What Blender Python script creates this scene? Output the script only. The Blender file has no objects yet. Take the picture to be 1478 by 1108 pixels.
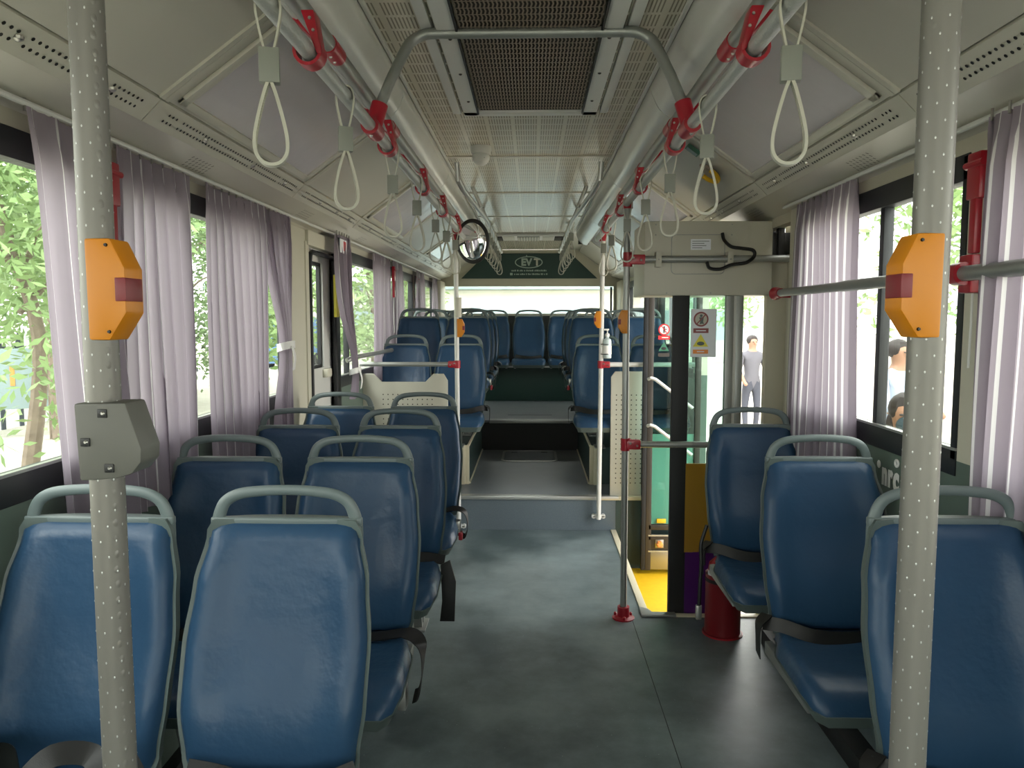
import bpy, bmesh, math, random
from mathutils import Vector, Matrix
random.seed(7)
PI = math.pi
S = bpy.context.scene
C = S.collection
# ---------------------------------------------------------------- camera, world, exposure
cam_d = bpy.data.cameras.new('camera'); cam = bpy.data.objects.new('camera', cam_d); C.objects.link(cam)
cam_d.sensor_width = 36; cam_d.lens = 27.04; cam_d.clip_start = .02; cam_d.clip_end = 300
cam.location = (0, 0, 1.55)
cam.rotation_euler = (math.radians(90 - 4.84), 0, math.radians(1.49))
S.camera = cam
S.view_settings.view_transform = 'Standard'; S.view_settings.look = 'None'
S.view_settings.gamma = 1; S.view_settings.use_curve_mapping = False
S.view_settings.exposure = 1.5
W = bpy.data.worlds.new('sky'); S.world = W; W.use_nodes = True
wn = W.node_tree; wn.nodes.clear()
wo = wn.nodes.new('ShaderNodeOutputWorld'); wb = wn.nodes.new('ShaderNodeBackground')
wb.inputs[0].default_value = (1, .985, .96, 1); wb.inputs[1].default_value = 2.3
wn.links.new(wb.outputs[0], wo.inputs[0])
sun_d = bpy.data.lights.new('sun', 'SUN'); sun = bpy.data.objects.new('sun', sun_d); C.objects.link(sun)
sun_d.energy = 1.5; sun_d.angle = math.radians(25); sun.rotation_euler = (math.radians(38), math.radians(-18), 0)
try:
    S.cycles.max_bounces = 10; S.cycles.diffuse_bounces = 6; S.cycles.transparent_max_bounces = 16
    S.cycles.caustics_reflective = False; S.cycles.caustics_refractive = False
    S.cycles.use_denoising = True
except Exception:
    pass

# ---------------------------------------------------------------- materials
MAT = {}
def srgb(h):
    h = h.lstrip('#'); v = [int(h[i:i+2], 16) / 255 for i in (0, 2, 4)]
    return tuple(c / 12.92 if c <= .04045 else ((c + .055) / 1.055) ** 2.4 for c in v) + (1,)
def mat(name, col, rough=.5, metal=0, noise=None, bump=None, spec=.5, coat=0):
    """noise=(scale, colour2, amount) ; bump=(scale, strength, dist)"""
    m = bpy.data.materials.new(name); m.use_nodes = True
    t = m.node_tree; b = t.nodes['Principled BSDF']
    b.inputs['Base Color'].default_value = srgb(col); b.inputs['Roughness'].default_value = rough
    b.inputs['Metallic'].default_value = metal; b.inputs['Specular IOR Level'].default_value = spec
    b.inputs['Coat Weight'].default_value = coat
    tc = t.nodes.new('ShaderNodeTexCoord')
    if noise:
        n = t.nodes.new('ShaderNodeTexNoise'); n.inputs['Scale'].default_value = noise[0]; n.inputs['Detail'].default_value = 4
        r = t.nodes.new('ShaderNodeValToRGB'); r.color_ramp.elements[0].position = .5 - noise[2] / 2; r.color_ramp.elements[1].position = .5 + noise[2] / 2
        r.color_ramp.elements[0].color = srgb(col); r.color_ramp.elements[1].color = srgb(noise[1])
        t.links.new(tc.outputs['Object'], n.inputs['Vector']); t.links.new(n.outputs['Fac'], r.inputs['Fac']); t.links.new(r.outputs['Color'], b.inputs['Base Color'])
    if bump:
        n = t.nodes.new('ShaderNodeTexNoise'); n.inputs['Scale'].default_value = bump[0]; n.inputs['Detail'].default_value = 3
        bp = t.nodes.new('ShaderNodeBump'); bp.inputs['Strength'].default_value = bump[1]; bp.inputs['Distance'].default_value = bump[2]
        t.links.new(tc.outputs['Object'], n.inputs['Vector']); t.links.new(n.outputs['Fac'], bp.inputs['Height']); t.links.new(bp.outputs['Normal'], b.inputs['Normal'])
    MAT[name] = m
    return m
mat('vinyl_blue', '#25405b', .36, noise=(5, '#2a4763', .5), bump=(24, .4, .006), spec=.3)
mat('shell_grey', '#56625f', .45, bump=(300, .1, .001))
mat('handle_grey', '#626e6e', .42)
mat('cream', '#bdbbac', .45, bump=(60, .06, .002))
mat('cream_light', '#c9c6b4', .5)
mat('wall_cream', '#b9b5a3', .5)
mat('ceil_white', '#c3c1b6', .33, noise=(1.5, '#b9b6aa', .7))
mat('duct', '#cccdc6', .24, noise=(2.5, '#bcbdb7', .6), bump=(3, .15, .01), spec=.6)
mat('hatch_frame', '#c2c0b3', .35)
mat('poster_sheet', '#c9c5c9', .16, noise=(4, '#d2cdce', .8), bump=(5, .3, .012), spec=.6)
mat('metal', '#b4b6b3', .34, metal=.75)
mat('pipe_grey', '#979a96', .4, metal=.55)
mat('steel', '#a7a6a0', .3, metal=.9)
mat('white_paint', '#cfd0cb', .4)
mat('red', '#9c1024', .35, coat=.2)
mat('dark_red', '#700e18', .4)
mat('black', '#0e0f10', .45)
mat('belt_black', '#08090a', .5, bump=(500, .3, .001))
mat('rubber', '#16181a', .6)
mat('window_black', '#202427', .45)
mat('strap_cream', '#b9b8aa', .42)
mat('strap_grey', '#84877f', .5)
mat('orange', '#c47a06', .42)
mat('validator_grey', '#5a5a54', .5)
mat('riser', '#56626a', .5, noise=(220, '#5e6a70', .2))
mat('dark_green', '#1c3a34', .5)
mat('sage', '#5c6c62', .5)
mat('platform', '#6f767a', .4, noise=(6, '#646b70', .7))
mat('wheel_green', '#2c403e', .5)
mat('yellow', '#e0b414', .55, noise=(30, '#d8a912', .5))
mat('edge_cream', '#cdc7ad', .4)
mat('amber', '#9c7826', .3)
mat('purple', '#461660', .3)
mat('leaf_brown', '#3d3934', .4, metal=.3)
mat('teal', '#7fc9bb', .3)
mat('paper', '#e3e7ec', .7)
def film_mat():
    m = bpy.data.materials.new('teal_film'); m.use_nodes = True; t = m.node_tree; t.nodes.clear()
    o = t.nodes.new('ShaderNodeOutputMaterial'); mx = t.nodes.new('ShaderNodeMixShader'); mx.inputs[0].default_value = .5
    d = t.nodes.new('ShaderNodeBsdfDiffuse'); tr = t.nodes.new('ShaderNodeBsdfTranslucent')
    for q in (d, tr): q.inputs[0].default_value = srgb('#c4eee4')
    t.links.new(d.outputs[0], mx.inputs[1]); t.links.new(tr.outputs[0], mx.inputs[2]); t.links.new(mx.outputs[0], o.inputs[0]); MAT['teal_film'] = m
film_mat()
mat('white', '#e8e8e4', .6)
mat('sign_red', '#d2222a', .5)
mat('sign_brown', '#8a4a4a', .5)
mat('sign_yellow', '#e6dc50', .5)
mat('sign_orange', '#f09850', .5)
mat('sign_green', '#2d6a50', .5)
mat('sign_text', '#9fb0a6', .5)
mat('cable', '#101010', .5)
mat('asphalt', '#c6c1b5', .9, noise=(3, '#b5afa2', .6))
mat('concrete', '#c2bfb4', .9, noise=(5, '#a9a69b', .6))
mat('bark', '#8d7f70', .9, noise=(10, '#6d6154', .5))
mat('fence_dark', '#39414c', .8)
mat('fence_white', '#d9dde0', .7)
mat('leaf_a', '#7c9a60', .6, noise=(3, '#93ad72', .6))
mat('leaf_b', '#6a8a55', .6, noise=(3, '#829f68', .6))
mat('sign_blue_grey', '#8fa2a6', .6)
mat('skin', '#94705a', .55)
mat('hair', '#2a2421', .6)
mat('shirt_white', '#9aa5b6', .8, bump=(20, .3, .01))
mat('shirt_grey', '#55555a', .8)
mat('trousers', '#3a3d46', .8)
mat('mask', '#2c3d44', .8)
mat('shirt_blue', '#5f7fae', .8)
mat('gel', '#b8c8c8', .1)
mat('grille_bars', '#8f8272', .5, metal=.1)
mat('grille_dark', '#2a2420', .8)
mat('house', '#d5d2c8', .8)

def mnode(t, op, a, b=None):
    n = t.nodes.new('ShaderNodeMath'); n.operation = op
    for i, v in enumerate((a, b)):
        if v is None: continue
        if isinstance(v, (int, float)): n.inputs[i].default_value = v
        else: t.links.new(v, n.inputs[i])
    return n.outputs[0]

def glass(name, tint, refl=.08):
    m = bpy.data.materials.new(name); m.use_nodes = True; t = m.node_tree; t.nodes.clear()
    o = t.nodes.new('ShaderNodeOutputMaterial'); mx = t.nodes.new('ShaderNodeMixShader')
    tr = t.nodes.new('ShaderNodeBsdfTransparent'); gl = t.nodes.new('ShaderNodeBsdfGlossy'); g = t.nodes.new('ShaderNodeNewGeometry'); dt = t.nodes.new('ShaderNodeVectorMath'); dt.operation = 'DOT_PRODUCT'
    t.links.new(g.outputs['Normal'], dt.inputs[0]); t.links.new(g.outputs['Incoming'], dt.inputs[1])
    fr = mnode(t, 'ADD', mnode(t, 'MULTIPLY', mnode(t, 'POWER', mnode(t, 'SUBTRACT', 1.0, mnode(t, 'ABSOLUTE', dt.outputs['Value'])), 5.0), .6), .035)
    tr.inputs[0].default_value = srgb(tint); gl.inputs['Roughness'].default_value = .03
    t.links.new(fr, mx.inputs[0]); t.links.new(tr.outputs[0], mx.inputs[1]); t.links.new(gl.outputs[0], mx.inputs[2]); t.links.new(mx.outputs[0], o.inputs[0])
    MAT[name] = m
glass('glass', '#f2f5f2'); glass('glass_tint', '#e0f0eb')
glass('glass_amber', '#c9a23c')

def mirror_mat():
    m = bpy.data.materials.new('mirror'); m.use_nodes = True; b = m.node_tree.nodes['Principled BSDF']
    b.inputs['Metallic'].default_value = 1; b.inputs['Roughness'].default_value = .03; b.inputs['Base Color'].default_value = (.85, .87, .88, 1)
    MAT['mirror'] = m
mirror_mat()

def perforated(name, col, dark, cellx, celly, gapx, gapy, sx, sy, fx, fy, axes=('X', 'Y'), rough=.35):
    """groups of small slots printed on a sheet: cells of cellx x celly with plain gaps, slots of pitch sx x sy"""
    m = bpy.data.materials.new(name); m.use_nodes = True; t = m.node_tree; b = t.nodes['Principled BSDF']
    b.inputs['Roughness'].default_value = rough
    tc = t.nodes.new('ShaderNodeTexCoord'); sp = t.nodes.new('ShaderNodeSeparateXYZ'); t.links.new(tc.outputs['Object'], sp.inputs[0])
    x = mnode(t, 'ADD', sp.outputs[axes[0]], 50); y = mnode(t, 'ADD', sp.outputs[axes[1]], 50)
    cx = mnode(t, 'LESS_THAN', mnode(t, 'MODULO', x, cellx), cellx - gapx)
    cy = mnode(t, 'LESS_THAN', mnode(t, 'MODULO', y, celly), celly - gapy)
    hx = mnode(t, 'LESS_THAN', mnode(t, 'MODULO', mnode(t, 'MODULO', x, cellx), sx), sx * fx)
    hy = mnode(t, 'LESS_THAN', mnode(t, 'MODULO', mnode(t, 'MODULO', y, celly), sy), sy * fy)
    h = mnode(t, 'MULTIPLY', mnode(t, 'MULTIPLY', cx, cy), mnode(t, 'MULTIPLY', hx, hy))
    mx = t.nodes.new('ShaderNodeMix'); mx.data_type = 'RGBA'
    t.links.new(h, mx.inputs['Factor']); mx.inputs['A'].default_value = srgb(col); mx.inputs['B'].default_value = srgb(dark)
    t.links.new(mx.outputs['Result'], b.inputs['Base Color'])
    MAT[name] = m
perforated('ceil_perf', '#cbc6b4', '#857f70', .12, .108, .016, .018, .0118, 10, .42, 1, rough=.26)
perforated('panel_perf', '#c0beb0', '#77756a', 10, 10, .0, .0, .034, .034, .25, .25, axes=('X', 'Z'), rough=.45)

def pole_mat():
    m = mat('pole_dimpled', '#73716b', .42, metal=.3)
    t = m.node_tree; b = t.nodes['Principled BSDF']
    tc = t.nodes.new('ShaderNodeTexCoord'); v = t.nodes.new('ShaderNodeTexVoronoi'); v.inputs['Scale'].default_value = 75; v.inputs['Randomness'].default_value = .15
    mp = t.nodes.new('ShaderNodeMapping'); mp.inputs['Scale'].default_value = (1.2, 1.2, .8)
    bp = t.nodes.new('ShaderNodeBump'); bp.inputs['Strength'].default_value = .35; bp.inputs['Distance'].default_value = .002; bp.invert = True
    r = t.nodes.new('ShaderNodeValToRGB'); r.color_ramp.elements[0].position = .1; r.color_ramp.elements[1].position = .28
    t.links.new(tc.outputs['Object'], mp.inputs[0]); t.links.new(mp.outputs[0], v.inputs['Vector']); t.links.new(v.outputs['Distance'], r.inputs[0])
    t.links.new(r.outputs[0], bp.inputs['Height']); t.links.new(bp.outputs[0], b.inputs['Normal'])
pole_mat()
mat('rail_dimpled', '#adb0ad', .36, metal=.25, bump=(160, .5, .003))

def floor_mat():
    m = mat('floor_vinyl', '#59666a', .4)
    t = m.node_tree; b = t.nodes['Principled BSDF']; L = t.links
    tc = t.nodes.new('ShaderNodeTexCoord')
    n1 = t.nodes.new('ShaderNodeTexNoise'); n1.inputs['Scale'].default_value = 1.6; n1.inputs['Detail'].default_value = 7; n1.inputs['Roughness'].default_value = .65
    r1 = t.nodes.new('ShaderNodeValToRGB'); r1.color_ramp.elements[0].position = .38; r1.color_ramp.elements[1].position = .68
    r1.color_ramp.elements[0].color = srgb('#465356'); r1.color_ramp.elements[1].color = srgb('#7b898b')
    v = t.nodes.new('ShaderNodeTexVoronoi'); v.inputs['Scale'].default_value = 26
    sp = mnode(t, 'LESS_THAN', v.outputs['Distance'], .05)
    mx = t.nodes.new('ShaderNodeMix'); mx.data_type = 'RGBA'; mx.inputs['B'].default_value = srgb('#8a9698')
    L.new(tc.outputs['Object'], n1.inputs[0]); L.new(tc.outputs['Object'], v.inputs['Vector']); L.new(n1.outputs[0], r1.inputs[0])
    L.new(r1.outputs[0], mx.inputs['A']); L.new(sp, mx.inputs['Factor']); L.new(mx.outputs['Result'], b.inputs['Base Color'])
    rr = t.nodes.new('ShaderNodeMapRange'); rr.inputs[3].default_value = .22; rr.inputs[4].default_value = .5
    L.new(n1.outputs[0], rr.inputs[0]); L.new(rr.outputs[0], b.inputs['Roughness'])
floor_mat()

def curtain_mat():
    m = bpy.data.materials.new('curtain'); m.use_nodes = True; t = m.node_tree; t.nodes.clear(); L = t.links
    o = t.nodes.new('ShaderNodeOutputMaterial'); mx = t.nodes.new('ShaderNodeMixShader'); mx.inputs[0].default_value = .55
    d = t.nodes.new('ShaderNodeBsdfDiffuse'); tr = t.nodes.new('ShaderNodeBsdfTranslucent')
    uv = t.nodes.new('ShaderNodeUVMap'); sp = t.nodes.new('ShaderNodeSeparateXYZ'); L.new(uv.outputs[0], sp.inputs[0])
    st = mnode(t, 'LESS_THAN', mnode(t, 'MODULO', mnode(t, 'ADD', sp.outputs[0], .3), 1.0), .07)
    c = t.nodes.new('ShaderNodeMix'); c.data_type = 'RGBA'; c.inputs['A'].default_value = srgb('#aca2ae'); c.inputs['B'].default_value = srgb('#f2f0f2')
    L.new(st, c.inputs['Factor']); L.new(c.outputs['Result'], d.inputs[0]); L.new(c.outputs['Result'], tr.inputs[0])
    L.new(d.outputs[0], mx.inputs[1]); L.new(tr.outputs[0], mx.inputs[2]); L.new(mx.outputs[0], o.inputs[0])
    MAT['curtain'] = m
curtain_mat()

# ---------------------------------------------------------------- mesh builder
class MB:
    def __init__(s): s.v = []; s.f = []; s.uv = {}
    def add(s, vs, fs):
        o = len(s.v); s.v += [tuple(v) for v in vs]; s.f += [tuple(i + o for i in f) for f in fs]; return s
    def box(s, x0, x1, y0, y1, z0, z1, b=0.0):
        if x1 < x0: x0, x1 = x1, x0
        if y1 < y0: y0, y1 = y1, y0
        if b <= 0:
            vs = [(x, y, z) for x in (x0, x1) for y in (y0, y1) for z in (z0, z1)]
            return s.add(vs, [(0, 1, 3, 2), (4, 6, 7, 5), (0, 4, 5, 1), (2, 3, 7, 6), (0, 2, 6, 4), (1, 5, 7, 3)])
        bm = bmesh.new(); bmesh.ops.create_cube(bm, size=1)
        for v in bm.verts: v.co = Vector(((x0 + x1) / 2 + v.co.x * (x1 - x0), (y0 + y1) / 2 + v.co.y * (y1 - y0), (z0 + z1) / 2 + v.co.z * (z1 - z0)))
        bmesh.ops.bevel(bm, geom=bm.edges[:], offset=b, segments=2, profile=.6, affect='EDGES')
        return s.bm(bm)
    def bm(s, bm, M=None):
        bm.verts.index_update()
        vs = [(M @ v.co if M else v.co)[:] for v in bm.verts]; fs = [[v.index for v in f.verts] for f in bm.faces]
        bm.free(); return s.add(vs, fs)
    def prism(s, pts, h0, h1, axis='Y', b=0.0):
        """polygon pts in the plane normal to axis, extruded h0..h1. axis Y: pts=(x,z); X: (y,z); Z: (x,y)"""
        def P(p, h): return {'Y': (p[0], h, p[1]), 'X': (h, p[0], p[1]), 'Z': (p[0], p[1], h)}[axis]
        n = len(pts)
        vs = [P(p, h0) for p in pts] + [P(p, h1) for p in pts]
        fs = [tuple(range(n))[::-1], tuple(range(n, 2 * n))] + [(i, (i + 1) % n, n + (i + 1) % n, n + i) for i in range(n)]
        if b > 0:
            bm = bmesh.new(); bv = [bm.verts.new(v) for v in vs]
            for f in fs: bm.faces.new([bv[i] for i in f])
            bmesh.ops.recalc_face_normals(bm, faces=bm.faces[:])
            bmesh.ops.bevel(bm, geom=bm.edges[:], offset=b, segments=2, profile=.6, affect='EDGES')
            return s.bm(bm)
        return s.add(vs, fs)
    def tube(s, path, r, n=12, ry=None, caps=True, up=None):
        path = [Vector(p) for p in path]; m = len(path)
        ry = r if ry is None else ry
        t0 = (path[1] - path[0]).normalized()
        ref = Vector(up) if up else (Vector((0, 0, 1)) if abs(t0.z) < .9 else Vector((1, 0, 0)))
        u = (ref - t0 * ref.dot(t0)).normalized(); vs = []
        for i, p in enumerate(path):
            a = path[max(i - 1, 0)]; b = path[min(i + 1, m - 1)]; t = (b - a).normalized()
            u = (u - t * u.dot(t)).normalized(); w = t.cross(u)
            rr = r[i] if isinstance(r, (list, tuple)) else r; rw = ry[i] if isinstance(ry, (list, tuple)) else ry
            for k in range(n):
                q = 2 * PI * k / n; vs.append(p + u * math.cos(q) * rr + w * math.sin(q) * rw)
        fs = [(i * n + k, i * n + (k + 1) % n, (i + 1) * n + (k + 1) % n, (i + 1) * n + k) for i in range(m - 1) for k in range(n)]
        if caps: fs += [tuple(range(n))[::-1], tuple(range((m - 1) * n, m * n))]
        return s.add(vs, fs)
    def cyl(s, p0, p1, r, n=16, r2=None):
        return s.tube([p0, p1], [r, r if r2 is None else r2], n, [r, r if r2 is None else r2])
    def lathe(s, prof, c=(0, 0, 0), n=20, axis='Z'):
        def P(r, h, q):
            a, b = r * math.cos(q), r * math.sin(q)
            d = {'Z': (a, b, h), 'X': (h, a, b), 'Y': (a, h, b)}[axis]
            return (c[0] + d[0], c[1] + d[1], c[2] + d[2])
        vs = [P(r, h, 2 * PI * k / n) for r, h in prof for k in range(n)]; m = len(prof)
        fs = [(i * n + k, i * n + (k + 1) % n, (i + 1) * n + (k + 1) % n, (i + 1) * n + k) for i in range(m - 1) for k in range(n)]
        fs += [tuple(range(n))[::-1], tuple(range((m - 1) * n, m * n))]
        return s.add(vs, fs)
    def ell(s, c, r, n=14, m=9):
        prof = [(max(.001, math.sin(PI * i / (m - 1))), -math.cos(PI * i / (m - 1))) for i in range(m)]
        o = len(s.v); s.lathe(prof, n=n)
        s.v[o:] = [(c[0] + v[0] * r[0], c[1] + v[1] * r[1], c[2] + v[2] * r[2]) for v in s.v[o:]]; return s
    def grid(s, rows, close=False):
        m = len(rows); n = len(rows[0]); vs = [p for r in rows for p in r]
        return s.add(vs, [(i * n + k, i * n + k + 1, (i + 1) * n + k + 1, (i + 1) * n + k) for i in range(m - 1) for k in range(n - 1)])
    def ribbon(s, path, wdir, w, th=.003):
        path = [Vector(p) for p in path]; m = len(path); vs = []
        for i, p in enumerate(path):
            d = Vector(wdir[i] if isinstance(wdir, list) else wdir).normalized()
            t = (path[min(i + 1, m - 1)] - path[max(i - 1, 0)]).normalized(); d = (d - t * d.dot(t)).normalized(); nn = t.cross(d)
            vs += [p + d * w / 2 + nn * th / 2, p - d * w / 2 + nn * th / 2, p - d * w / 2 - nn * th / 2, p + d * w / 2 - nn * th / 2]
        fs = [(i * 4 + k, i * 4 + (k + 1) % 4, i * 4 + 4 + (k + 1) % 4, i * 4 + 4 + k) for i in range(m - 1) for k in range(4)]
        fs += [(3, 2, 1, 0), tuple(range(4 * m - 4, 4 * m))]
        return s.add(vs, fs)
    def mesh(s, name, material, smooth=35, fix=True):
        me = bpy.data.meshes.new(name); me.from_pydata(s.v, [], s.f)
        if fix:
            bm = bmesh.new(); bm.from_mesh(me); bmesh.ops.recalc_face_normals(bm, faces=bm.faces[:]); bm.to_mesh(me); bm.free()
        me.materials.append(MAT[material] if isinstance(material, str) else material)
        if smooth:
            me.polygons.foreach_set('use_smooth', [True] * len(me.polygons))
            try: me.set_sharp_from_angle(angle=math.radians(smooth))
            except Exception: pass
        me.update(); return me
    def build(s, name, material, parent=None, smooth=35, fix=True, **kw):
        o = bpy.data.objects.new(name, s.mesh(name, material, smooth, fix)); C.objects.link(o)
        if parent is not None: o.parent = parent
        for k, v in kw.items(): o[k] = v
        return o

def bez(pts, n=8):
    """smooth polyline through pts (Catmull-Rom)"""
    P = [Vector(p) for p in pts]; P = [2 * P[0] - P[1]] + P + [2 * P[-1] - P[-2]]; out = []
    for i in range(1, len(P) - 2):
        for k in range(n):
            t = k / n; a, b, c, d = P[i-1:i+3]
            out.append(.5 * ((2 * b) + (c - a) * t + (2 * a - 5 * b + 4 * c - d) * t * t + (3 * b - a - 3 * c + d) * t ** 3))
    out.append(P[-2]); return out

def thing(name, label, cat, loc=(0, 0, 0), group=None, rz=0):
    o = bpy.data.objects.new(name, None); C.objects.link(o); o.location = loc; o.rotation_euler = (0, 0, rz); o.empty_display_size = .05
    o['label'] = label; o['category'] = cat
    if group: o['group'] = group
    return o
def tag(o, label, cat, group=None):
    o['label'] = label; o['category'] = cat
    if group: o['group'] = group
    return o
def setting(name, label=None, cat=None):
    o = bpy.data.objects.new(name, None); C.objects.link(o); o['kind'] = 'structure'; o.empty_display_size = .05
    if label: o['label'] = label; o['category'] = cat
    return o
def st(o, label=None, cat=None):
    o['kind'] = 'structure'
    if label: o['label'] = label; o['category'] = cat
    return o
def copy_tree(o, parent=None):
    c = o.copy(); C.objects.link(c); c.parent = parent
    for ch in list(o.children): copy_tree(ch, c)
    return c
def text(name, body, size, material, parent, loc, rot, extrude=.0006, bold=0, align='CENTER'):
    cu = bpy.data.curves.new(name, 'FONT'); cu.body = body; cu.size = size; cu.extrude = extrude; cu.offset = bold; cu.align_x = align; cu.align_y = 'CENTER'; cu.resolution_u = 3
    cu.materials.append(MAT[material]); o = bpy.data.objects.new(name, cu); C.objects.link(o); o.location = loc; o.rotation_euler = rot
    bpy.context.view_layer.update()
    me = bpy.data.meshes.new_from_object(o); bpy.data.objects.remove(o); me.materials.clear(); me.materials.append(MAT[material])
    o = bpy.data.objects.new(name, me); C.objects.link(o); o.location = loc; o.rotation_euler = rot
    if parent is not None: o.parent = parent
    return o

X0 = -.02                                   # the bus's own long axis
WL, WR = -1.24, 1.20                        # inner faces of the side walls
YF, YB = -2.2, 10.15                        # front and rear ends
CZ = 2.45                                   # ceiling height
def sx(side, d): return X0 + side * d       # side -1 / +1

# ================================================================ SETTING: floor
P1, P1Z = 5.57, .25                         # first step
P2, P2Z = 7.58, .545                        # second step
P3, P3Z = 9.40, .97                         # bench riser
CX, CY0, CY1, WZ = .615, 3.95, 5.57, -.28   # stepwell
fl = st(MB().prism([(WL, YF), (WR, YF), (WR, CY0), (CX, CY0), (CX, CY1), (WL, CY1)], -.06, 0, 'Z').build('floor', 'floor_vinyl', smooth=0),
        'grey green speckled vinyl floor of the low front part of the bus', 'floor')
MB().box(CX, WR, CY0, CY1, WZ - .05, WZ).build('stepwell_floor', 'yellow', fl, 0, label='yellow floor of the entrance stepwell')
MB().box(CX - .01, CX, CY0, CY1, WZ, -.001).build('stepwell_side', 'wheel_green', fl, 0)
MB().box(CX, WR, CY0 - .01, CY0, WZ, -.001).build('stepwell_side', 'wheel_green', fl, 0)
MB().box(CX - .035, CX + .004, CY0 - .035, CY1, -.001, .008, .003).build('edge_strip', 'edge_cream', fl, label='cream metal edging of the stepwell')
MB().box(CX - .02, WR, CY0 - .035, CY0 + .004, -.001, .008, .003).build('edge_strip', 'edge_cream', fl)
MB().prism([(CX - .04, CY0 - .04), (CX + .14, CY0 - .04), (CX + .14, CY0 + .006), (CX + .02, CY0 + .006), (CX + .006, CY0 + .05), (CX - .04, CY0 + .08)], 0, .014, 'Z', .003).build('corner_plate', 'pipe_grey', fl)
for y in (2.1,):
    MB().box(.52, .5225, .2, 3.9, 0, .0012).build('seam', 'rubber', fl, 0)
# platforms
pf = st(MB().box(WL, WR, P1, P2 + .02, -.3, P1Z).build('floor', 'platform', smooth=0), 'raised grey platform floor between the two wheel boxes', 'floor')
MB().box(WL, WR, P1 - .012, P1, 0, P1Z - .012).build('riser', 'riser', pf, 0, label='speckled blue grey step riser')
MB().box(CX, WR, P1 - .014, P1 - .002, WZ, P1Z - .012).build('riser', 'wheel_green', pf, 0)
MB().box(WL, CX + .02, P1 - .022, P1 + .045, P1Z - .022, P1Z + .006, .004).build('edge_strip', 'metal', pf, label='pale metal step edge')
MB().box(CX + .02, WR, P1 - .022, P1 + .045, P1Z - .022, P1Z + .006, .004).build('edge_strip', 'edge_cream', pf)
# hatch in the platform
ring = MB(); hx0, hx1, hy0, hy1 = -.27, .225, 6.95, 7.50
def rr(x0, x1, y0, y1, r, n=5):
    o = []
    for cx, cy, a in ((x1 - r, y1 - r, 0), (x0 + r, y1 - r, 90), (x0 + r, y0 + r, 180), (x1 - r, y0 + r, 270)):
        for k in range(n + 1): q = math.radians(a + 90 * k / n); o.append((cx + r * math.cos(q), cy + r * math.sin(q)))
    return o
pts = rr(hx0, hx1, hy0, hy1, .06)
ht = thing('floor_hatch', 'rounded metal framed hatch set in the aisle platform', 'hatch', (0, 0, P1Z))
MB().tube([(p[0], p[1], .004) for p in pts] + [(pts[0][0], pts[0][1], .004), (pts[1][0], pts[1][1], .004)], .005, 6, .014, caps=False).build('frame', 'metal', ht)
MB().prism(rr(hx0 + .02, hx1 - .02, hy0 + .02, hy1 - .02, .05), 0, .003, 'Z').build('lid', 'platform', ht, 0)
for x in (-.2, .09): MB().box(x, x + .06, hy1 - .09, hy1 - .06, .002, .006, .001).build('latch', 'black', ht)
p2 = st(MB().box(WL, WR, P2, YB, -.3, P2Z).build('floor', 'platform', smooth=0), 'upper grey platform floor between the rear seats', 'floor')
MB().box(-.5, .46, P2 - .012, P2, P1Z, P2Z - .02).build('riser', 'rubber', p2, 0, label='black riser of the upper step')
MB().box(-.42, .38, P2 - .03, P2 + .09, P2Z - .025, P2Z + .006, .004).build('edge_strip', 'pipe_grey', p2)
MB().prism([(-.25, 8.0), (.21, 8.0), (.21, 8.5), (-.25, 8.5)], P2Z, P2Z + .003, 'Z').build('hatch_lid', 'platform', p2, 0)
eb = st(MB().box(WL, WR, P3, YB, P2Z, P3Z, .01).build('bench_base', 'dark_green'), 'dark green engine box under the rear bench seats', 'platform')
MB().box(-.5, .46, P3 - .02, P3 + .02, P3Z - .014, P3Z + .006, .003).build('edge_strip', 'metal', eb)
# wheel boxes
for s_, nm in ((-1, 'fence side'), (1, 'entrance side')):
    xi = sx(s_, .475); xo = WL if s_ < 0 else WR
    wbx = st(MB().box(min(xi, xo), max(xi, xo), 6.0, P2 + .02, P1Z, P2Z).build('wheel_box', 'wheel_green', smooth=0), 'dark green wheel box beside the aisle on the ' + nm, 'wheel box')
    a = xi; b = xi + s_ * .03
    MB().box(min(a, b) - .002, max(a, b) + .002, 5.975, 6.0, P1Z, .56, .003).build('edge_strip', 'edge_cream', wbx, label='cream vertical edging strip')
    MB().box(xi - .006 * s_ if s_ > 0 else xi - .012, xi + .012 if s_ > 0 else xi + .006, 5.98, P2, .55, .566, .002).build('edge_strip', 'edge_cream', wbx)
    MB().box(min(b, b + s_ * .03), max(b, b + s_ * .03), 5.96, 5.985, P1Z, .56, .003).build('edge_strip', 'edge_cream', wbx)
    MB().box(min(xi, xi - s_ * .01), max(xi, xi - s_ * .01), 6.0, P2, P1Z, P1Z + .012).build('skirting', 'edge_cream', wbx, 0)

# ================================================================ SETTING: side walls with real window openings
SILL, TOP, WTOP = 1.15, 2.0, 2.06
def wall(side, name, openings, label):
    xi = WL if side < 0 else WR; xo = xi + side * .05
    a, b = min(xi, xo), max(xi, xo)
    w = setting(name, label, 'wall')
    MB().box(a, b, YF, YB, TOP, WTOP + .02).build('header', 'wall_cream', w, 0)
    lo = MB(); po = MB(); y = YF
    for (y0, y1, z0) in openings:
        if y0 > y: po.box(a, b, y, y0, SILL, TOP)
        if z0 < SILL:
            lo.y = y1
        y = y1
    po.box(a, b, y, YB, SILL, TOP); po.build('pillar_panel', 'cream_light', w, 0)
    y = YF
    for (y0, y1, z0) in openings:
        if z0 < SILL - .01:
            lo.box(a, b, y, y0, 0 if y < 5.5 else 0, SILL)
            y = y1
    lo.box(a, b, y, YB, -.3, SILL); lo.build('lower_panel', 'sage', w, 0, label='sage green panel below the windows')
    return w
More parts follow.
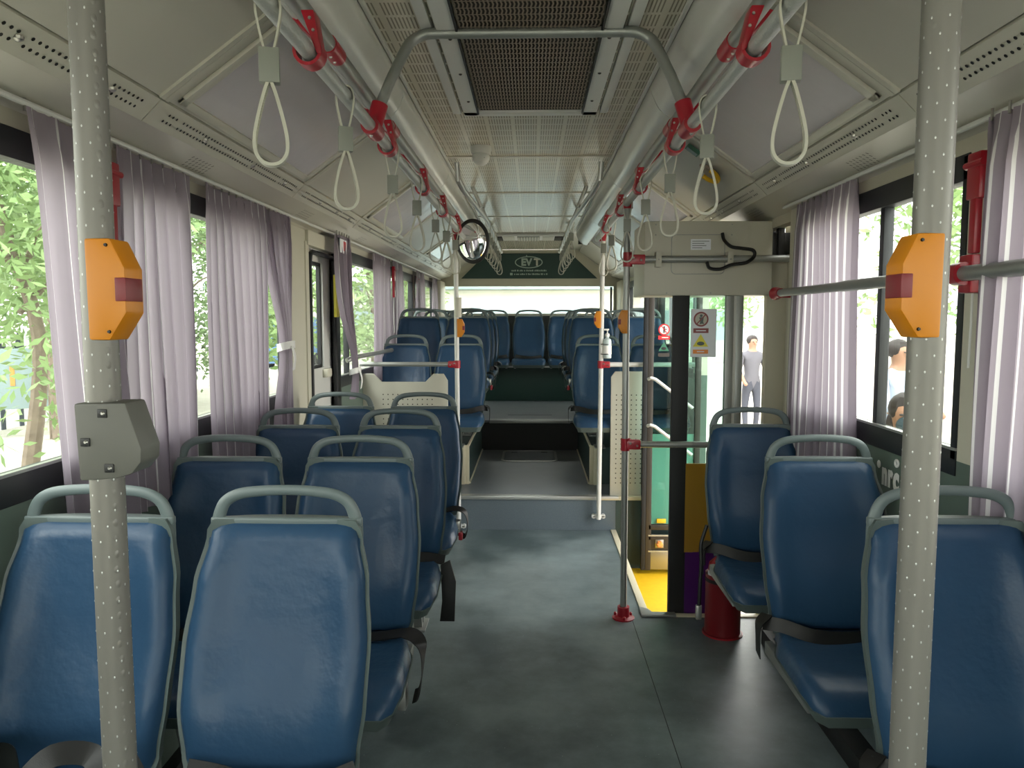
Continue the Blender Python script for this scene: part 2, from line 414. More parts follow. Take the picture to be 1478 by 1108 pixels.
winL = [(-1.9, -.3, SILL), (-.2, 2.14, SILL), (2.24, 3.88, SILL), (4.22, 4.76, -.28), (4.88, 6.52, SILL), (6.66, 8.0, SILL), (8.15, 9.7, SILL)]
winR = [(-1.9, -.3, SILL), (-.2, 1.94, SILL), (2.18, 3.36, SILL), (3.62, 5.5, -.3), (5.75, 7.3, SILL), (7.42, 9.6, SILL)]
wl = wall(-1, 'wall_left', winL, 'fence side wall with curtained windows')
wr = wall(1, 'wall_right', winR, 'entrance side wall with curtained windows')
n_win = 0
def window(side, y0, y1, mull=()):
    global n_win; n_win += 1
    xi = WL if side < 0 else WR
    w = setting('window_%d' % n_win)
    f = MB(); a = xi - side * .004; b = xi + side * .045
    f.box(a, b, y0, y1, SILL - .045, SILL + .03, .004); f.box(a, b, y0, y1, TOP - .07, TOP + .005, .004)
    f.box(a, b, y0, y0 + .03, SILL, TOP, .003); f.box(a, b, y1 - .03, y1, SILL, TOP, .003)
    f.build('window_frame', 'window_black', w)
    for m in mull: MB().box(xi + side * .005, xi + side * .04, m - .016, m + .016, SILL + .03, TOP - .07, .003).build('mullion', 'window_black', w)
    MB().box(xi + side * .02, xi + side * .024, y0 + .025, y1 - .025, SILL + .025, TOP - .065).build('pane', 'glass', w, 0)
    MB().box(xi - side * .006, xi + side * .01, y0, y1, SILL + .028, SILL + .036).build('sill_bead', 'metal', w, 0)
for (a, b, z) in winL:
    if z > 0: window(-1, a, b, (2.66,) if 2 < a < 3 else ((5.2,) if 4.5 < a < 5 else ()))
for (a, b, z) in winR:
    if z > 0: window(1, a, b, (2.72,) if 2 < a < 3 else ())
# black trim strip along the foot of the entrance side wall + low box
t1 = st(MB().box(1.10, WR, .1, 3.6, 0, .075, .004).build('baseboard_right', 'rubber'))
st(MB().box(1.175, WR, .1, 3.6, .075, .62, .01).build('trim_5', 'floor_vinyl'))
t2 = st(MB().box(WL, -1.19, .1, 5.5, 0, .05, .004).build('baseboard_left', 'rubber'))
# front wall (behind the camera): windscreen opening
wf = setting('wall_front', 'front end wall with the wide windscreen behind the viewer', 'wall')
MB().box(WL, WR, YF - .05, YF, 0, .75).build('lower_panel', 'sage', wf, 0)
MB().box(WL, WR, YF - .05, YF, 2.15, CZ).build('header', 'wall_cream', wf, 0)
for a, b in ((WL, WL + .06), (WR - .06, WR)): MB().box(a, b, YF - .05, YF, .75, 2.15).build('pillar_panel', 'window_black', wf, 0)
MB().box(WL + .06, WR - .06, YF - .03, YF - .026, .75, 2.15).build('windscreen', 'glass', wf, 0)
# rear wall with window
RZ0, RZ1 = 1.60, 1.985
wrr = setting('wall_rear', 'cream rear wall of the bus with the wide rear window', 'wall')
MB().box(WL, WR, YB, YB + .05, P2Z, RZ0).build('lower_panel', 'window_black', wrr, 0)
MB().box(WL, WR, YB, YB + .05, RZ1, CZ).build('header', 'wall_cream', wrr, 0)
for a, b in ((WL, -1.165), (1.075, WR)): MB().box(a, b, YB, YB + .05, RZ0, RZ1).build('pillar_panel', 'wall_cream', wrr, 0)
n_win += 1; wn_ = setting('window_%d' % n_win)
MB().box(-1.16, 1.07, YB + .02, YB + .024, RZ0, RZ1).build('pane', 'glass', wn_, 0)
f = MB(); f.box(-1.17, 1.08, YB - .006, YB + .045, RZ0 - .01, RZ0 + .02); f.box(-1.17, 1.08, YB - .006, YB + .045, RZ1 - .012, RZ1 + .01)
f.box(-1.17, -1.155, YB - .006, YB + .045, RZ0, RZ1); f.box(1.065, 1.08, YB - .006, YB + .045, RZ0, RZ1); f.build('window_frame', 'wall_cream', wn_, 0)
MB().box(1.02, 1.045, YB - .008, YB + .015, RZ0, RZ1 - .02).build('mullion', 'window_black', wn_, 0)
for s_ in (-1, 1):
    xa = WL if s_ < 0 else WR
    MB().box(min(xa, xa - s_ * .1), max(xa, xa - s_ * .1), YB - .5, YB - .001, P3Z, 2.03, .02).build('corner_post', 'wall_cream', wrr)

# ================================================================ SETTING: ceiling
ce = setting('ceiling', 'pale bus ceiling of perforated panels', 'ceiling')
seams = [YF, -.2, 1.1, 2.1, 4.36, 5.6, 6.88, YB]
for a, b in zip(seams[:-1], seams[1:]):
    MB().box(sx(-1, .46), sx(1, .46), a + .004, b - .004, CZ, CZ + .02, .002).build('panel', 'ceil_perf', ce, 0)
MB().box(sx(-1, .80), sx(1, .80), YF, YB, CZ + .021, CZ + .05).build('roof_skin', 'ceil_white', ce, 0)
for s_ in (-1, 1): MB().box(min(sx(s_, .458), sx(s_, .66)), max(sx(s_, .458), sx(s_, .66)), YF, YB, CZ, CZ + .018).build('side_panel', 'ceil_white', ce, 0)
for y in seams[3:-1]: MB().box(sx(-1, .46), sx(1, .46), y - .014, y + .014, CZ - .006, CZ + .002, .002).build('joint_strip', 'ceil_white', ce)
def arc3(a, b, c, n=8):
    return [tuple((1 - t) ** 2 * a[i] + 2 * t * (1 - t) * b[i] + t * t * c[i] for i in (0, 1)) for t in [k / n for k in range(n + 1)]]
for s_, nm in ((-1, 'ceiling'), (1, 'ceiling')):
    # cove from the window head to the vent strip
    prof = arc3((1.225, 2.045), (1.16, 2.075), (1.06, 2.10))
    rows = [[(sx(s_, d), y, z) for d, z in prof] for y in (YF, YB)]
    g = MB().grid(rows); g.grid([[(p[0] , p[1], p[2] + .02) for p in r] for r in rows]); g.build('cove', 'ceil_white', ce, 60, fix=False)
    # vent strip + sloped hatch panels, one bay after another
    bays = [(YF, -.45, 0), (-.45, .85, 1), (.85, 2.155, 0), (2.155, 3.50, 1), (3.50, 4.66, 0), (4.66, 6.0, 1), (6.0, 7.3, 0), (7.3, 8.6, 1), (8.6, YB, 0)]
    for a, b, fr in bays:
        q = [(1.062, 2.096), (1.005, 2.152), (1.012, 2.172), (1.075, 2.11)]
        vs_ = MB().prism([(sx(s_, d), z) for d, z in q], a + .003, b - .003, 'Y').build('vent_strip', 'hatch_frame', ce, 0)
        hol = MB(); y = a + .08
        nrm = Vector((-(2.152 - 2.096) * s_ * -1, 0, 0))
        while y < b - .06 and a > -.5:
            if int((y - a) / .022) % 14 != 6:
                for j, fr2 in enumerate((.36, .66)):
                    d = 1.062 + (1.005 - 1.062) * fr2 - .0014; z = 2.096 + (2.152 - 2.096) * fr2 - .0014
                    yy = y + j * .008; o_ = []
                    for k in range(7):
                        qa = 2 * PI * k / 7; dd = math.cos(qa) * .0048
                        o_.append((sx(s_, d + dd * .713), yy + math.sin(qa) * .0052, z - dd * .70))
                    hol.add(o_, [tuple(range(7))])
            y += .0225
        if hol.v: hol.build('vent_holes', 'black', vs_, 0, fix=False, kind='stuff')
        for yy in (a + .35, (a + b) / 2 + .1, b - .2):
            if a > -.5: MB().lathe([(.004, -.008), (.011, -.004), (.012, .002)], (sx(s_, 1.034), yy, 2.124), 10).build('latch_screw', 'steel', vs_)
        q = [(1.0, 2.158), (.63, 2.425), (.64, 2.445), (1.01, 2.178)]
        hp = MB().prism([(sx(s_, d), z) for d, z in q], a + .004, b - .004, 'Y').build('hatch_panel', 'ceil_white', ce, 0)
        def sl(t, off=0): return (sx(s_, 1.0 - .37 * t - off * .585), 2.158 + .267 * t - off * .811)
        for yy in (a + .012, b - .012):
            p = [sl(0), sl(1), sl(1, .008), sl(0, .008)]
            MB().prism(p, yy - .011, yy + .011, 'Y').build('edge_strip', 'hatch_frame', hp, 0)
        if fr:
            for t0, t1, ya, yb in ((.03, .085, a + .06, b - .06), (.92, .97, a + .06, b - .06), (.03, .97, a + .06, a + .10), (.03, .97, b - .10, b - .06)):
                MB().prism([sl(t0), sl(t1), sl(t1, .014), sl(t0, .014)], ya, yb, 'Y', .004).build('poster_frame', 'hatch_frame', hp)
            MB().prism([sl(.08, .003), sl(.93, .003), sl(.93, .006), sl(.08, .006)], a + .095, b - .095, 'Y').build('poster_sheet', 'poster_sheet', hp, 0)
        # small speaker slots in the cove
        if a > .5:
            sp = MB(); yc = (a + b) / 2 - .25
            for i in range(4):
                for j in range(7):
                    d = 1.105 + i * .017; z = 2.0868 - (d - 1.105) * .33 - .0025; yy = yc + j * .026 + i * .012
                    sp.add([(sx(s_, d - .005), yy - .003, z + .0015), (sx(s_, d + .005), yy - .003, z - .0015), (sx(s_, d + .005), yy + .003, z - .0015), (sx(s_, d - .005), yy + .003, z + .0015)], [(0, 1, 2, 3)])
            sp.build('speaker_slots', 'leaf_brown', ce, 0, fix=False, kind='stuff')
    # air duct / lamp cover
    dk = MB(); dp = [(.475, CZ), (.468, 2.415), (.472, 2.395)] + arc3((.476, 2.388), (.50, 2.31), (.575, 2.30), 6) + [(.586, 2.305), (.60, 2.33), (.61, CZ)]
    du = None
    for a, b in ((YF, 1.2), (1.205, 3.0), (3.005, 4.6), (4.605, 6.3), (6.305, 7.98)):
        MB().prism([(sx(s_, d), z) for d, z in dp], a, b, 'Y').build('air_duct', 'duct', ce, 30)
    MB().box(min(sx(s_, .458), sx(s_, .47)), max(sx(s_, .458), sx(s_, .47)), YF, 7.98, CZ - .012, CZ, .002).build('edge_strip', 'white_paint', ce)
    MB().box(min(sx(s_, .49), sx(s_, .60)), max(sx(s_, .49), sx(s_, .60)), 7.98, 7.985, 2.31, 2.44).build('duct_end', 'black', ce, 0)

for s_ in (-1, 1):
    MB().prism([(sx(s_, a), b) for a, b in ((1.235, 2.085), (1.275, 2.085), (1.275, 2.56), (.5, 2.56), (.5, 2.51), (1.235, 2.51))], YF, YB + .05, 'Y').build('roof_shell', 'ceil_white', ce, 0)
# ================================================================ emergency door in the fence side wall
d1 = setting('door_1', 'cream emergency door with a small window behind the tied curtain', 'door')
xd = WL
f = MB(); 
f.box(xd - .05, xd + .012, 3.88, 4.20, .02, 2.03, .006); f.build('door_post', 'cream_light', d1, label='cream post')
f = MB(); f.box(xd - .06, xd + .03, 4.18, 4.84, 1.95, 2.03, .006); f.box(xd - .06, xd + .02, 4.16, 4.22, .02, 1.97, .006); f.build('door_frame', 'cream_light', d1)
MB().tube([(xd + .018, 4.23, .1), (xd + .018, 4.23, 1.86), (xd + .018, 4.25, 1.905), (xd + .018, 4.29, 1.92), (xd + .018, 4.70, 1.92), (xd + .018, 4.74, 1.90), (xd + .018, 4.75, .1)], .014, 8).build('door_seal', 'rubber', d1)
m = MB(); X1, X2 = xd - .035, xd - .012
m.box(X1, X2, 4.22, 4.76, .0, 1.26); m.box(X1, X2, 4.22, 4.76, 1.88, 1.95); m.box(X1, X2, 4.22, 4.29, 1.26, 1.88); m.box(X1, X2, 4.60, 4.76, 1.26, 1.88)
m.build('door_leaf', 'white_paint', d1, 0)
f = MB(); f.box(X1 - .015, X1, 4.25, 4.64, 1.21, 1.26); f.box(X1 - .015, X1, 4.25, 4.64, 1.88, 1.93); f.box(X1 - .015, X1, 4.25, 4.29, 1.26, 1.88); f.box(X1 - .015, X1, 4.60, 4.64, 1.26, 1.88); f.build('window_reveal', 'white_paint', d1, 0)
f = MB(); f.box(X1 - .012, X1 + .01, 4.29, 4.60, 1.26, 1.28); f.box(X1 - .012, X1 + .01, 4.29, 4.60, 1.86, 1.88); f.box(X1 - .012, X1 + .01, 4.29, 4.31, 1.26, 1.88); f.box(X1 - .012, X1 + .01, 4.58, 4.60, 1.26, 1.88); f.build('window_frame', 'rubber', d1, 0)
MB().box(X1 - .008, X1 - .004, 4.295, 4.595, 1.265, 1.875).build('pane', 'glass', d1, 0)
MB().box(xd - .02, xd + .02, 4.56, 4.66, 1.20, 1.25, .008).build('door_latch', 'cream_light', d1)
MB().box(xd - .05, xd + .02, 4.76, 4.88, .0, 2.03, .004).build('black_post', 'rubber', d1)
MB().box(xd + .02, xd + .04, 4.72, 4.79, 1.56, 1.82, .006).build('door_label', 'sign_yellow', d1, label='yellowed upright label plate')

# ================================================================ entrance: pillar, header box, folding leaves
pl = st(MB().box(1.2, 1.31, 3.99, 4.04, -.3, 1.87, .004).build('trim_1', 'wall_cream'), 'grey cream door post recessed beside the entrance leaves', 'post')
MB().box(1.30, 1.32, 3.6, 4.04, -.3, 2.06).build('recess_panel', 'wall_cream', pl, 0)
pl2 = st(MB().box(1.19, WR + .10, 3.37, 3.63, .0, 2.05, .004).build('trim_2', 'cream_light'), 'light cream pillar between the flat curtain and the entrance', 'pillar')
hb = thing('door_header_box', 'cream metal mechanism cover above the entrance door', 'cover', (0, 3.93, 0))
MB().box(.565, 1.205, 0, .40, 1.668, 2.038, .006).build('cover_panel', 'cream', hb)
MB().prism(rr(.70, .965, 1.775, 1.97, .022), -.003, .004, 'Y', .001).build('inspection_lid', 'cream', hb)
fr_ = [(p[0], -.003, p[1]) for p in rr(.70, .965, 1.775, 1.97, .022)]
MB().tube(fr_ + fr_[:2], .0018, 6, caps=False).build('lid_rim', 'pipe_grey', hb)
st_ = MB().box(.795, .895, -.006, -.003, 1.895, 1.948).build('sticker', 'paper', hb, 0, label='small white printed sticker')
for k, w_ in enumerate((.085, .06, .07, .05)):
    MB().box(.802, .802 + w_, -.0072, -.006, 1.936 - k * .011, 1.939 - k * .011).build('printed_line', 'shell_grey', st_, 0)
for x, z in ((.62, 2.02), (.62, 1.97), (1.0, 2.02), (1.0, 1.97), (.68, 1.68), (.9, 1.68), (.585, 2.02)):
    MB().lathe([(.003, -.003), (.004, 0)], (x, 0, z), 8, 'Y').build('screw', 'pipe_grey', hb)
cb = tag(MB().tube(bez([(.945, 3.90, 1.975), (.952, 3.89, 1.94), (.98, 3.86, 1.905), (1.03, 3.85, 1.895), (1.085, 3.85, 1.885), (1.09, 3.85, 1.855), (1.05, 3.845, 1.825), (.98, 3.845, 1.815), (.93, 3.86, 1.795), (.88, 3.87, 1.80), (.868, 3.885, 1.83)], 6), .0085, 8).build('cable', 'cable'), 'black corrugated cable looped around the rail on the mechanism cover', 'cable')
dm = thing('door_motor', 'black door mechanism bracket between the mechanism cover and the light pillar', 'mechanism', (0, 0, 0))
MB().box(1.205, 1.295, 3.93, 4.05, 1.875, 1.98, .006).build('motor_body', 'black', dm)
MB().box(1.225, 1.255, 3.90, 3.95, 1.86, 2.05, .004).build('bracket', 'black', dm)
MB().box(1.205, 1.30, 4.06, 4.08, 1.87, 2.06).build('back_plate', 'rubber', dm)

def leaf_door(name, label, x0, x1, y, stile_mat, edge_w, parts):
    d = setting(name, label, 'door'); d.location = (0, y, 0); return d
# far leaf
d2 = leaf_door('door_2', 'far entrance door leaf folded inward with a mint green lower pane', 0, 0, 5.42, '', 0, 0)
m = MB(); m.box(.785, .815, 0, .04, -.25, 1.95, .005); m.build('stile', 'rubber', d2)
MB().box(.815, .855, 0, .035, -.25, 1.95, .004).build('stile', 'leaf_brown', d2)
MB().box(1.15, 1.19, 0, .035, -.25, 1.95, .004).build('stile', 'leaf_brown', d2)
for a, b in ((.045, .085), (-.03, .0), (1.9, 1.95)):
    MB().box(.835, 1.16, 0, .03, a, b, .004).build('rail_bar', 'leaf_brown', d2)
MB().box(.835, 1.16, -.004, .012, .0, .01).build('rail_bar', 'metal', d2, 0)
MB().box(.835, 1.16, -.004, .012, -.115, -.105).build('rail_bar', 'metal', d2, 0)
MB().box(.84, 1.16, .004, .03, -.245, -.11, .003).build('kick_panel', 'steel', d2)
MB().box(.84, 1.16, .006, .03, -.11, 0, .003).build('lock_panel', 'leaf_brown', d2)
MB().box(.885, .945, -.002, .008, -.085, -.025, .002).build('lock_recess', 'steel', d2)
kn = MB()
for k in range(6): kn.lathe([(.006, -.03), (.0105, -.024), (.0105, -.002)], (.915 + .013 * math.cos(k * PI / 3), 0, -.055 + .013 * math.sin(k * PI / 3)), 8, 'Y')
kn.lathe([(.012, -.032), (.016, -.026), (.016, 0)], (.915, 0, -.055), 12, 'Y'); kn.build('knob', 'sign_orange', d2, label='orange flower shaped knob')
MB().box(.85, 1.155, .012, .016, .085, 1.9).build('pane', 'glass_tint', d2, 0)
MB().box(.857, 1.15, .018, .020, .085, .735).build('film', 'teal_film', d2, 0, label='mint green lower pane')
MB().box(.895, .96, .002, .011, .095, .125, .002).build('sticker', 'yellow', d2, label='small yellow sticker')
for (za, zb) in ((1.13, .93), (.80, .60)):
    MB().tube([(.815, -.03, za), (.83, -.06, za + .01), (.86, -.065, za), (1.12, -.065, zb)], .012, 10).build('diagonal_handle', 'white_paint', d2, label='white diagonal grab bar')
stk = MB(); 
sg = MB().lathe([(.04, -.001), (.04, .001)], (.925, .010, 1.475), 24, 'Y').build('prohibition_sticker', 'sign_red', d2, label='round red and white no standing sticker')
MB().lathe([(.031, -.002), (.031, 0)], (.925, .008, 1.475), 24, 'Y').build('disc', 'white', sg, 0)
g = MB(); g.ell((.925, .0055, 1.492), (.006, .001, .007)); g.box(.919, .931, .005, .007, 1.462, 1.485); g.box(.931, .945, .005, .007, 1.474, 1.48); g.box(.918, .923, .005, .007, 1.45, 1.463); g.box(.927, .932, .005, .007, 1.45, 1.463); g.build('figure', 'black', sg)
MB().add([(.900, .0045, 1.503), (.904, .0045, 1.507), (.950, .0045, 1.449), (.946, .0045, 1.445)], [(0, 1, 2, 3)]).build('slash', 'sign_red', sg, 0)
MB().box(.885, .965, .008, .011, 1.405, 1.433).build('caption_strip', 'sign_red', d2, 0)
MB().box(.910, .955, .006, .0085, 1.416, 1.422).build('caption_text', 'white', d2, 0)
MB().prism([(.888, 1.325), (.962, 1.325), (.925, 1.39)], .008, .011, 'Y').build('warning_reflection', 'sign_green', d2, 0)  # near leaf's sign reflected in this pane, painted on with its hand mark
MB().ell((.925, .007, 1.343), (.018, .001, .010)).build('hand_mark', 'black', d2)
MB().box(.885, .965, .008, .011, 1.285, 1.31).build('caption_strip', 'leaf_brown', d2, 0)  # caption belonging to the painted reflection above
# near leaf
d3 = leaf_door('door_3', 'near entrance door leaf folded inward with black edge and notice', 0, 0, 3.97, '', 0, 0)
MB().box(.722, .806, 0, .04, -.25, 1.72, .006).build('stile', 'rubber', d3, label='thick black rubber edge')
MB().box(.99, 1.03, 0, .035, -.25, 1.72, .004).build('stile', 'pipe_grey', d3)
MB().box(1.045, 1.082, .01, .045, -.25, 1.72, .004).build('stile', 'pipe_grey', d3)
MB().box(.80, .99, .012, .016, .80, 1.70).build('pane', 'glass_tint', d3, 0)
MB().box(.80, 1.09, .004, .014, .33, .80).build('film', 'amber', d3, 0, label='amber brown lower film')
MB().box(.80, 1.09, .004, .014, -.02, .33).build('film', 'purple', d3, 0, label='deep purple film at the foot')
MB().box(.80, .845, .0, .005, .33, .80).build('film', 'amber', d3, 0)
MB().box(1.03, 1.045, .01, .03, -.2, 1.7).build('stile', 'white_paint', d3, 0)
nt = thing('safety_notice', 'white paper notice with round and triangular warning signs on the near door leaf', 'notice', (0, 3.972, 0))
MB().box(.812, .942, -.004, -.002, 1.355, 1.600).build('sheet', 'paper', nt, 0)
MB().lathe([(.038, -.0065), (.038, -.004)], (.863, 0, 1.548), 28, 'Y').build('sign_disc', 'sign_brown', nt, 0)
MB().lathe([(.030, -.0075), (.030, -.006)], (.863, 0, 1.548), 28, 'Y').build('sign_disc', 'cream', nt, 0)
g = MB(); g.ell((.863, -.0085, 1.566), (.007, .001, .007)); g.prism([(.852, 1.558), (.876, 1.558), (.873, 1.535), (.878, 1.522), (.868, 1.526), (.856, 1.522), (.858, 1.54)], -.009, -.008, 'Y'); g.build('figure', 'shell_grey', nt)
MB().add([(.838, -.0095, 1.525), (.842, -.0095, 1.521), (.888, -.0095, 1.571), (.884, -.0095, 1.575)], [(0, 1, 2, 3)]).build('slash', 'sign_brown', nt, 0)
MB().box(.825, .902, -.006, -.004, 1.478, 1.502).build('caption', 'sign_brown', nt, 0)
MB().box(.838, .889, -.0066, -.006, 1.487, 1.492).build('caption_print', 'paper', nt, 0)
MB().prism([(.824, 1.408), (.902, 1.408), (.863, 1.472)], -.006, -.004, 'Y').build('warning_triangle', 'sign_yellow', nt, 0)
MB().ell((.863, -.007, 1.424), (.019, .001, .010)).build('hand_mark', 'shell_grey', nt)
MB().box(.825, .902, -.006, -.004, 1.372, 1.393).build('caption', 'sign_orange', nt, 0)
MB().box(.845, .882, -.0066, -.006, 1.380, 1.385).build('caption_print', 'paper', nt, 0)

# ================================================================ rear: banner and vent
bn = thing('rear_banner', 'dark green trapezoid banner with oval emblem above the rear window', 'banner', (0, YB - .012, 0))
MB().prism([(-.93, 2.075), (.85, 2.075), (.50, 2.40), (-.60, 2.40)], 0, .01, 'Y').build('board', 'dark_green', bn, 0)
ov = [(-.045 + .175 * math.cos(2 * PI * k / 40), -.004, 2.285 + .072 * math.sin(2 * PI * k / 40)) for k in range(42)]
MB().tube(ov, .006, 6, .004, caps=False).build('emblem_ring', 'sign_text', bn)
text('emblem_letters', 'EV', .125, 'sign_text', bn, (-.075, -.004, 2.283), (PI / 2, 0, 0), bold=.006)
text('emblem_letters', 'T', .125, 'cream', bn, (.062, -.004, 2.283), (PI / 2, 0, 0), bold=.006)
MB().prism([(-.085, 2.352), (-.055, 2.352), (-.075, 2.385)], -.004, 0, 'Y').build('emblem_leaf', 'sign_text', bn, 0)
for z_, x_a, x_b in ((2.178, -.27, .19), (2.132, -.235, .19)):
    m = MB(); x_ = x_a; rq = random.Random(int(z_ * 1000))
    while x_ < x_b: w_ = rq.uniform(.008, .02); m.box(x_, x_ + w_, -.004, -.001, z_ - .010, z_ + rq.choice((.006, .010))); x_ += w_ + rq.choice((.005, .005, .014))
    m.build('small_print', 'sign_text', bn, 0, kind='stuff')
MB().box(-.29, -.255, -.003, 0, 2.118, 2.148, .004).build('caption_mark', 'sign_text', bn)
vt = thing('ceiling_vent', 'cream ceiling vent with three louvred openings near the rear wall', 'vent', (-.04, 8.45, CZ))
MB().box(-.42, .42, -.25, .25, -.03, 0, .01).build('vent_frame', 'white_paint', vt)
for x0, x1, mm in ((-.38, -.28, 'grille_dark'), (-.27, -.15, 'cream'), (-.12, .12, 'strap_grey'), (.15, .27, 'cream'), (.28, .38, 'grille_dark')):
    MB().box(x0, x1, -.20, .20, -.036, -.028, .002).build('louvre', mm, vt)
for k in range(8): MB().box(-.11 + k * .03, -.1 + k * .03, -.19, .19, -.042, -.035).build('slat', 'cream', vt, 0)
# AC grille
ag = thing('air_return_grille', 'brown metal air return grille in a pale frame on the ceiling', 'grille', (X0 + .01, 2.5, CZ))
fr2 = MB(); fr2.box(-.285, -.225, -.95, .92, -.022, 0, .003); fr2.box(.225, .285, -.95, .92, -.022, 0, .003); fr2.box(-.285, .285, .87, .93, -.022, 0, .003); fr2.box(-.285, .285, -.96, -.9, -.022, 0, .003)
fr2.build('grille_frame', 'white_paint', ag)
for x in (-.226, .219): MB().box(x, x + .007, -.9, .88, -.028, -.02).build('frame_gap', 'black', ag, 0)
for x in (-.335, .30): MB().box(x, x + .035, -.96, .93, -.012, 0, .003).build('side_strip', 'white_paint', ag)
MB().box(-.215, .215, -.9, .87, -.012, -.004).build('backing', 'grille_dark', ag, 0)
bars = MB()
for k in range(36):
    x = -.212 + k * .0121
    pts_ = []
    for j in range(74):
        y = -.895 + j * .0238; pts_.append((x + (.0018 if j % 2 else -.0018), y, -.017))
    for j in range(73):
        a, b = pts_[j], pts_[j + 1]
        bars.add([(a[0] - .0026, a[1], a[2]), (a[0] + .0026, a[1], a[2]), (b[0] + .0026, b[1], b[2]), (b[0] - .0026, b[1], b[2])], [(0, 1, 2, 3)])
for j in range(37): bars.add([(-.214, -.895 + j * .0476, -.0165), (.214, -.895 + j * .0476, -.0165), (.214, -.889 + j * .0476, -.0165), (-.214, -.889 + j * .0476, -.0165)], [(0, 1, 2, 3)])
bars.build('expanded_mesh', 'grille_bars', ag, 0, fix=False, kind='stuff')
for y in (-.7, -.35, 0, .35, .7):
    for x in (-.25, .25): MB().lathe([(.004, -.026), (.007, -.022)], (x, y, 0), 8).build('screw', 'leaf_brown', ag)

# ================================================================ seats
def sm(t): t = max(0, min(1, t)); return t * t * (3 - 2 * t)
def interp(tab, v):
    for (a, fa), (b, fb) in zip(tab[:-1], tab[1:]):
        if v <= b: return fa + (fb - fa) * sm((v - a) / (b - a))
    return tab[-1][1]
HW = [(0, .178), (.08, .190), (.30, .204), (.52, .207), (.74, .196), (.95, .174), (1, .160)]
YCP = [(0, -.135), (.15, -.132), (.31, -.115), (.52, -.072), (.74, -.035), (.9, -.008), (1, .004)]
YC = None
Z0, Z1 = .555, 1.084
def yc(v):
    for (a, fa), (b, fb) in zip(YCP[:-1], YCP[1:]):
        if v <= b: return fa + (fb - fa) * (v - a) / (b - a)
    return YCP[-1][1]
def back_rows(extra, front, th):
    rows = []; NV, NU = 26, 18
    for i in range(NV + 1):
        v = i / NV; hw = interp(HW, v) + extra; row = []
        for j in range(NU + 1):
            u = -1 + 2 * j / NU; u = math.copysign(1 - (1 - abs(u)) ** 1.5, u)
            z = Z0 - extra + (Z1 - Z0 + 2 * extra) * v
            y = (yc(max(0, v - .05)) + yc(v) + yc(min(1, v + .05))) / 3
            if front:
                e = min(1, (1 - abs(u)) * hw / .03); ez = min(1, min(v, 1 - v) * .53 / .024)
                k = math.sqrt(max(0, 1 - (1 - e) ** 2)) * math.sqrt(max(0, 1 - (1 - ez) ** 2))
                bol = .018 * math.exp(-((abs(u) - .82) / .2) ** 2) * sm(v / .3) * (1 - sm((v - .8) / .2))
                dish = .014 * (1 - u * u) * math.exp(-((v - .58) / .26) ** 2)
                lum = .006 * (1 - u * u) * math.exp(-((v - .2) / .14) ** 2)
                y += -th * k - bol * k + dish - lum
            else:
                y += .012 - .02 * abs(u) ** 3 + .0
            row.append((u * hw, y, z))
        rows.append(row)
    return rows
def closed(rows_a, rows_b):
    m = MB(); m.grid(rows_a); m.grid([r[::-1] for r in rows_b])
    n = len(rows_a); k = len(rows_a[0])
    A = lambda i, j: i * k + j
    B = lambda i, j: n * k + i * k + (k - 1 - j)
    for i in range(n - 1):
        m.f.append((A(i, 0), A(i + 1, 0), B(i + 1, 0), B(i, 0))); m.f.append((A(i, k-1), A(i + 1, k-1), B(i + 1, k-1), B(i, k-1)))
    for j in range(k - 1):
        m.f.append((A(0, j), A(0, j + 1), B(0, j + 1), B(0, j))); m.f.append((A(n-1, j), A(n-1, j + 1), B(n-1, j + 1), B(n-1, j)))
    return m
seat_meshes = {}
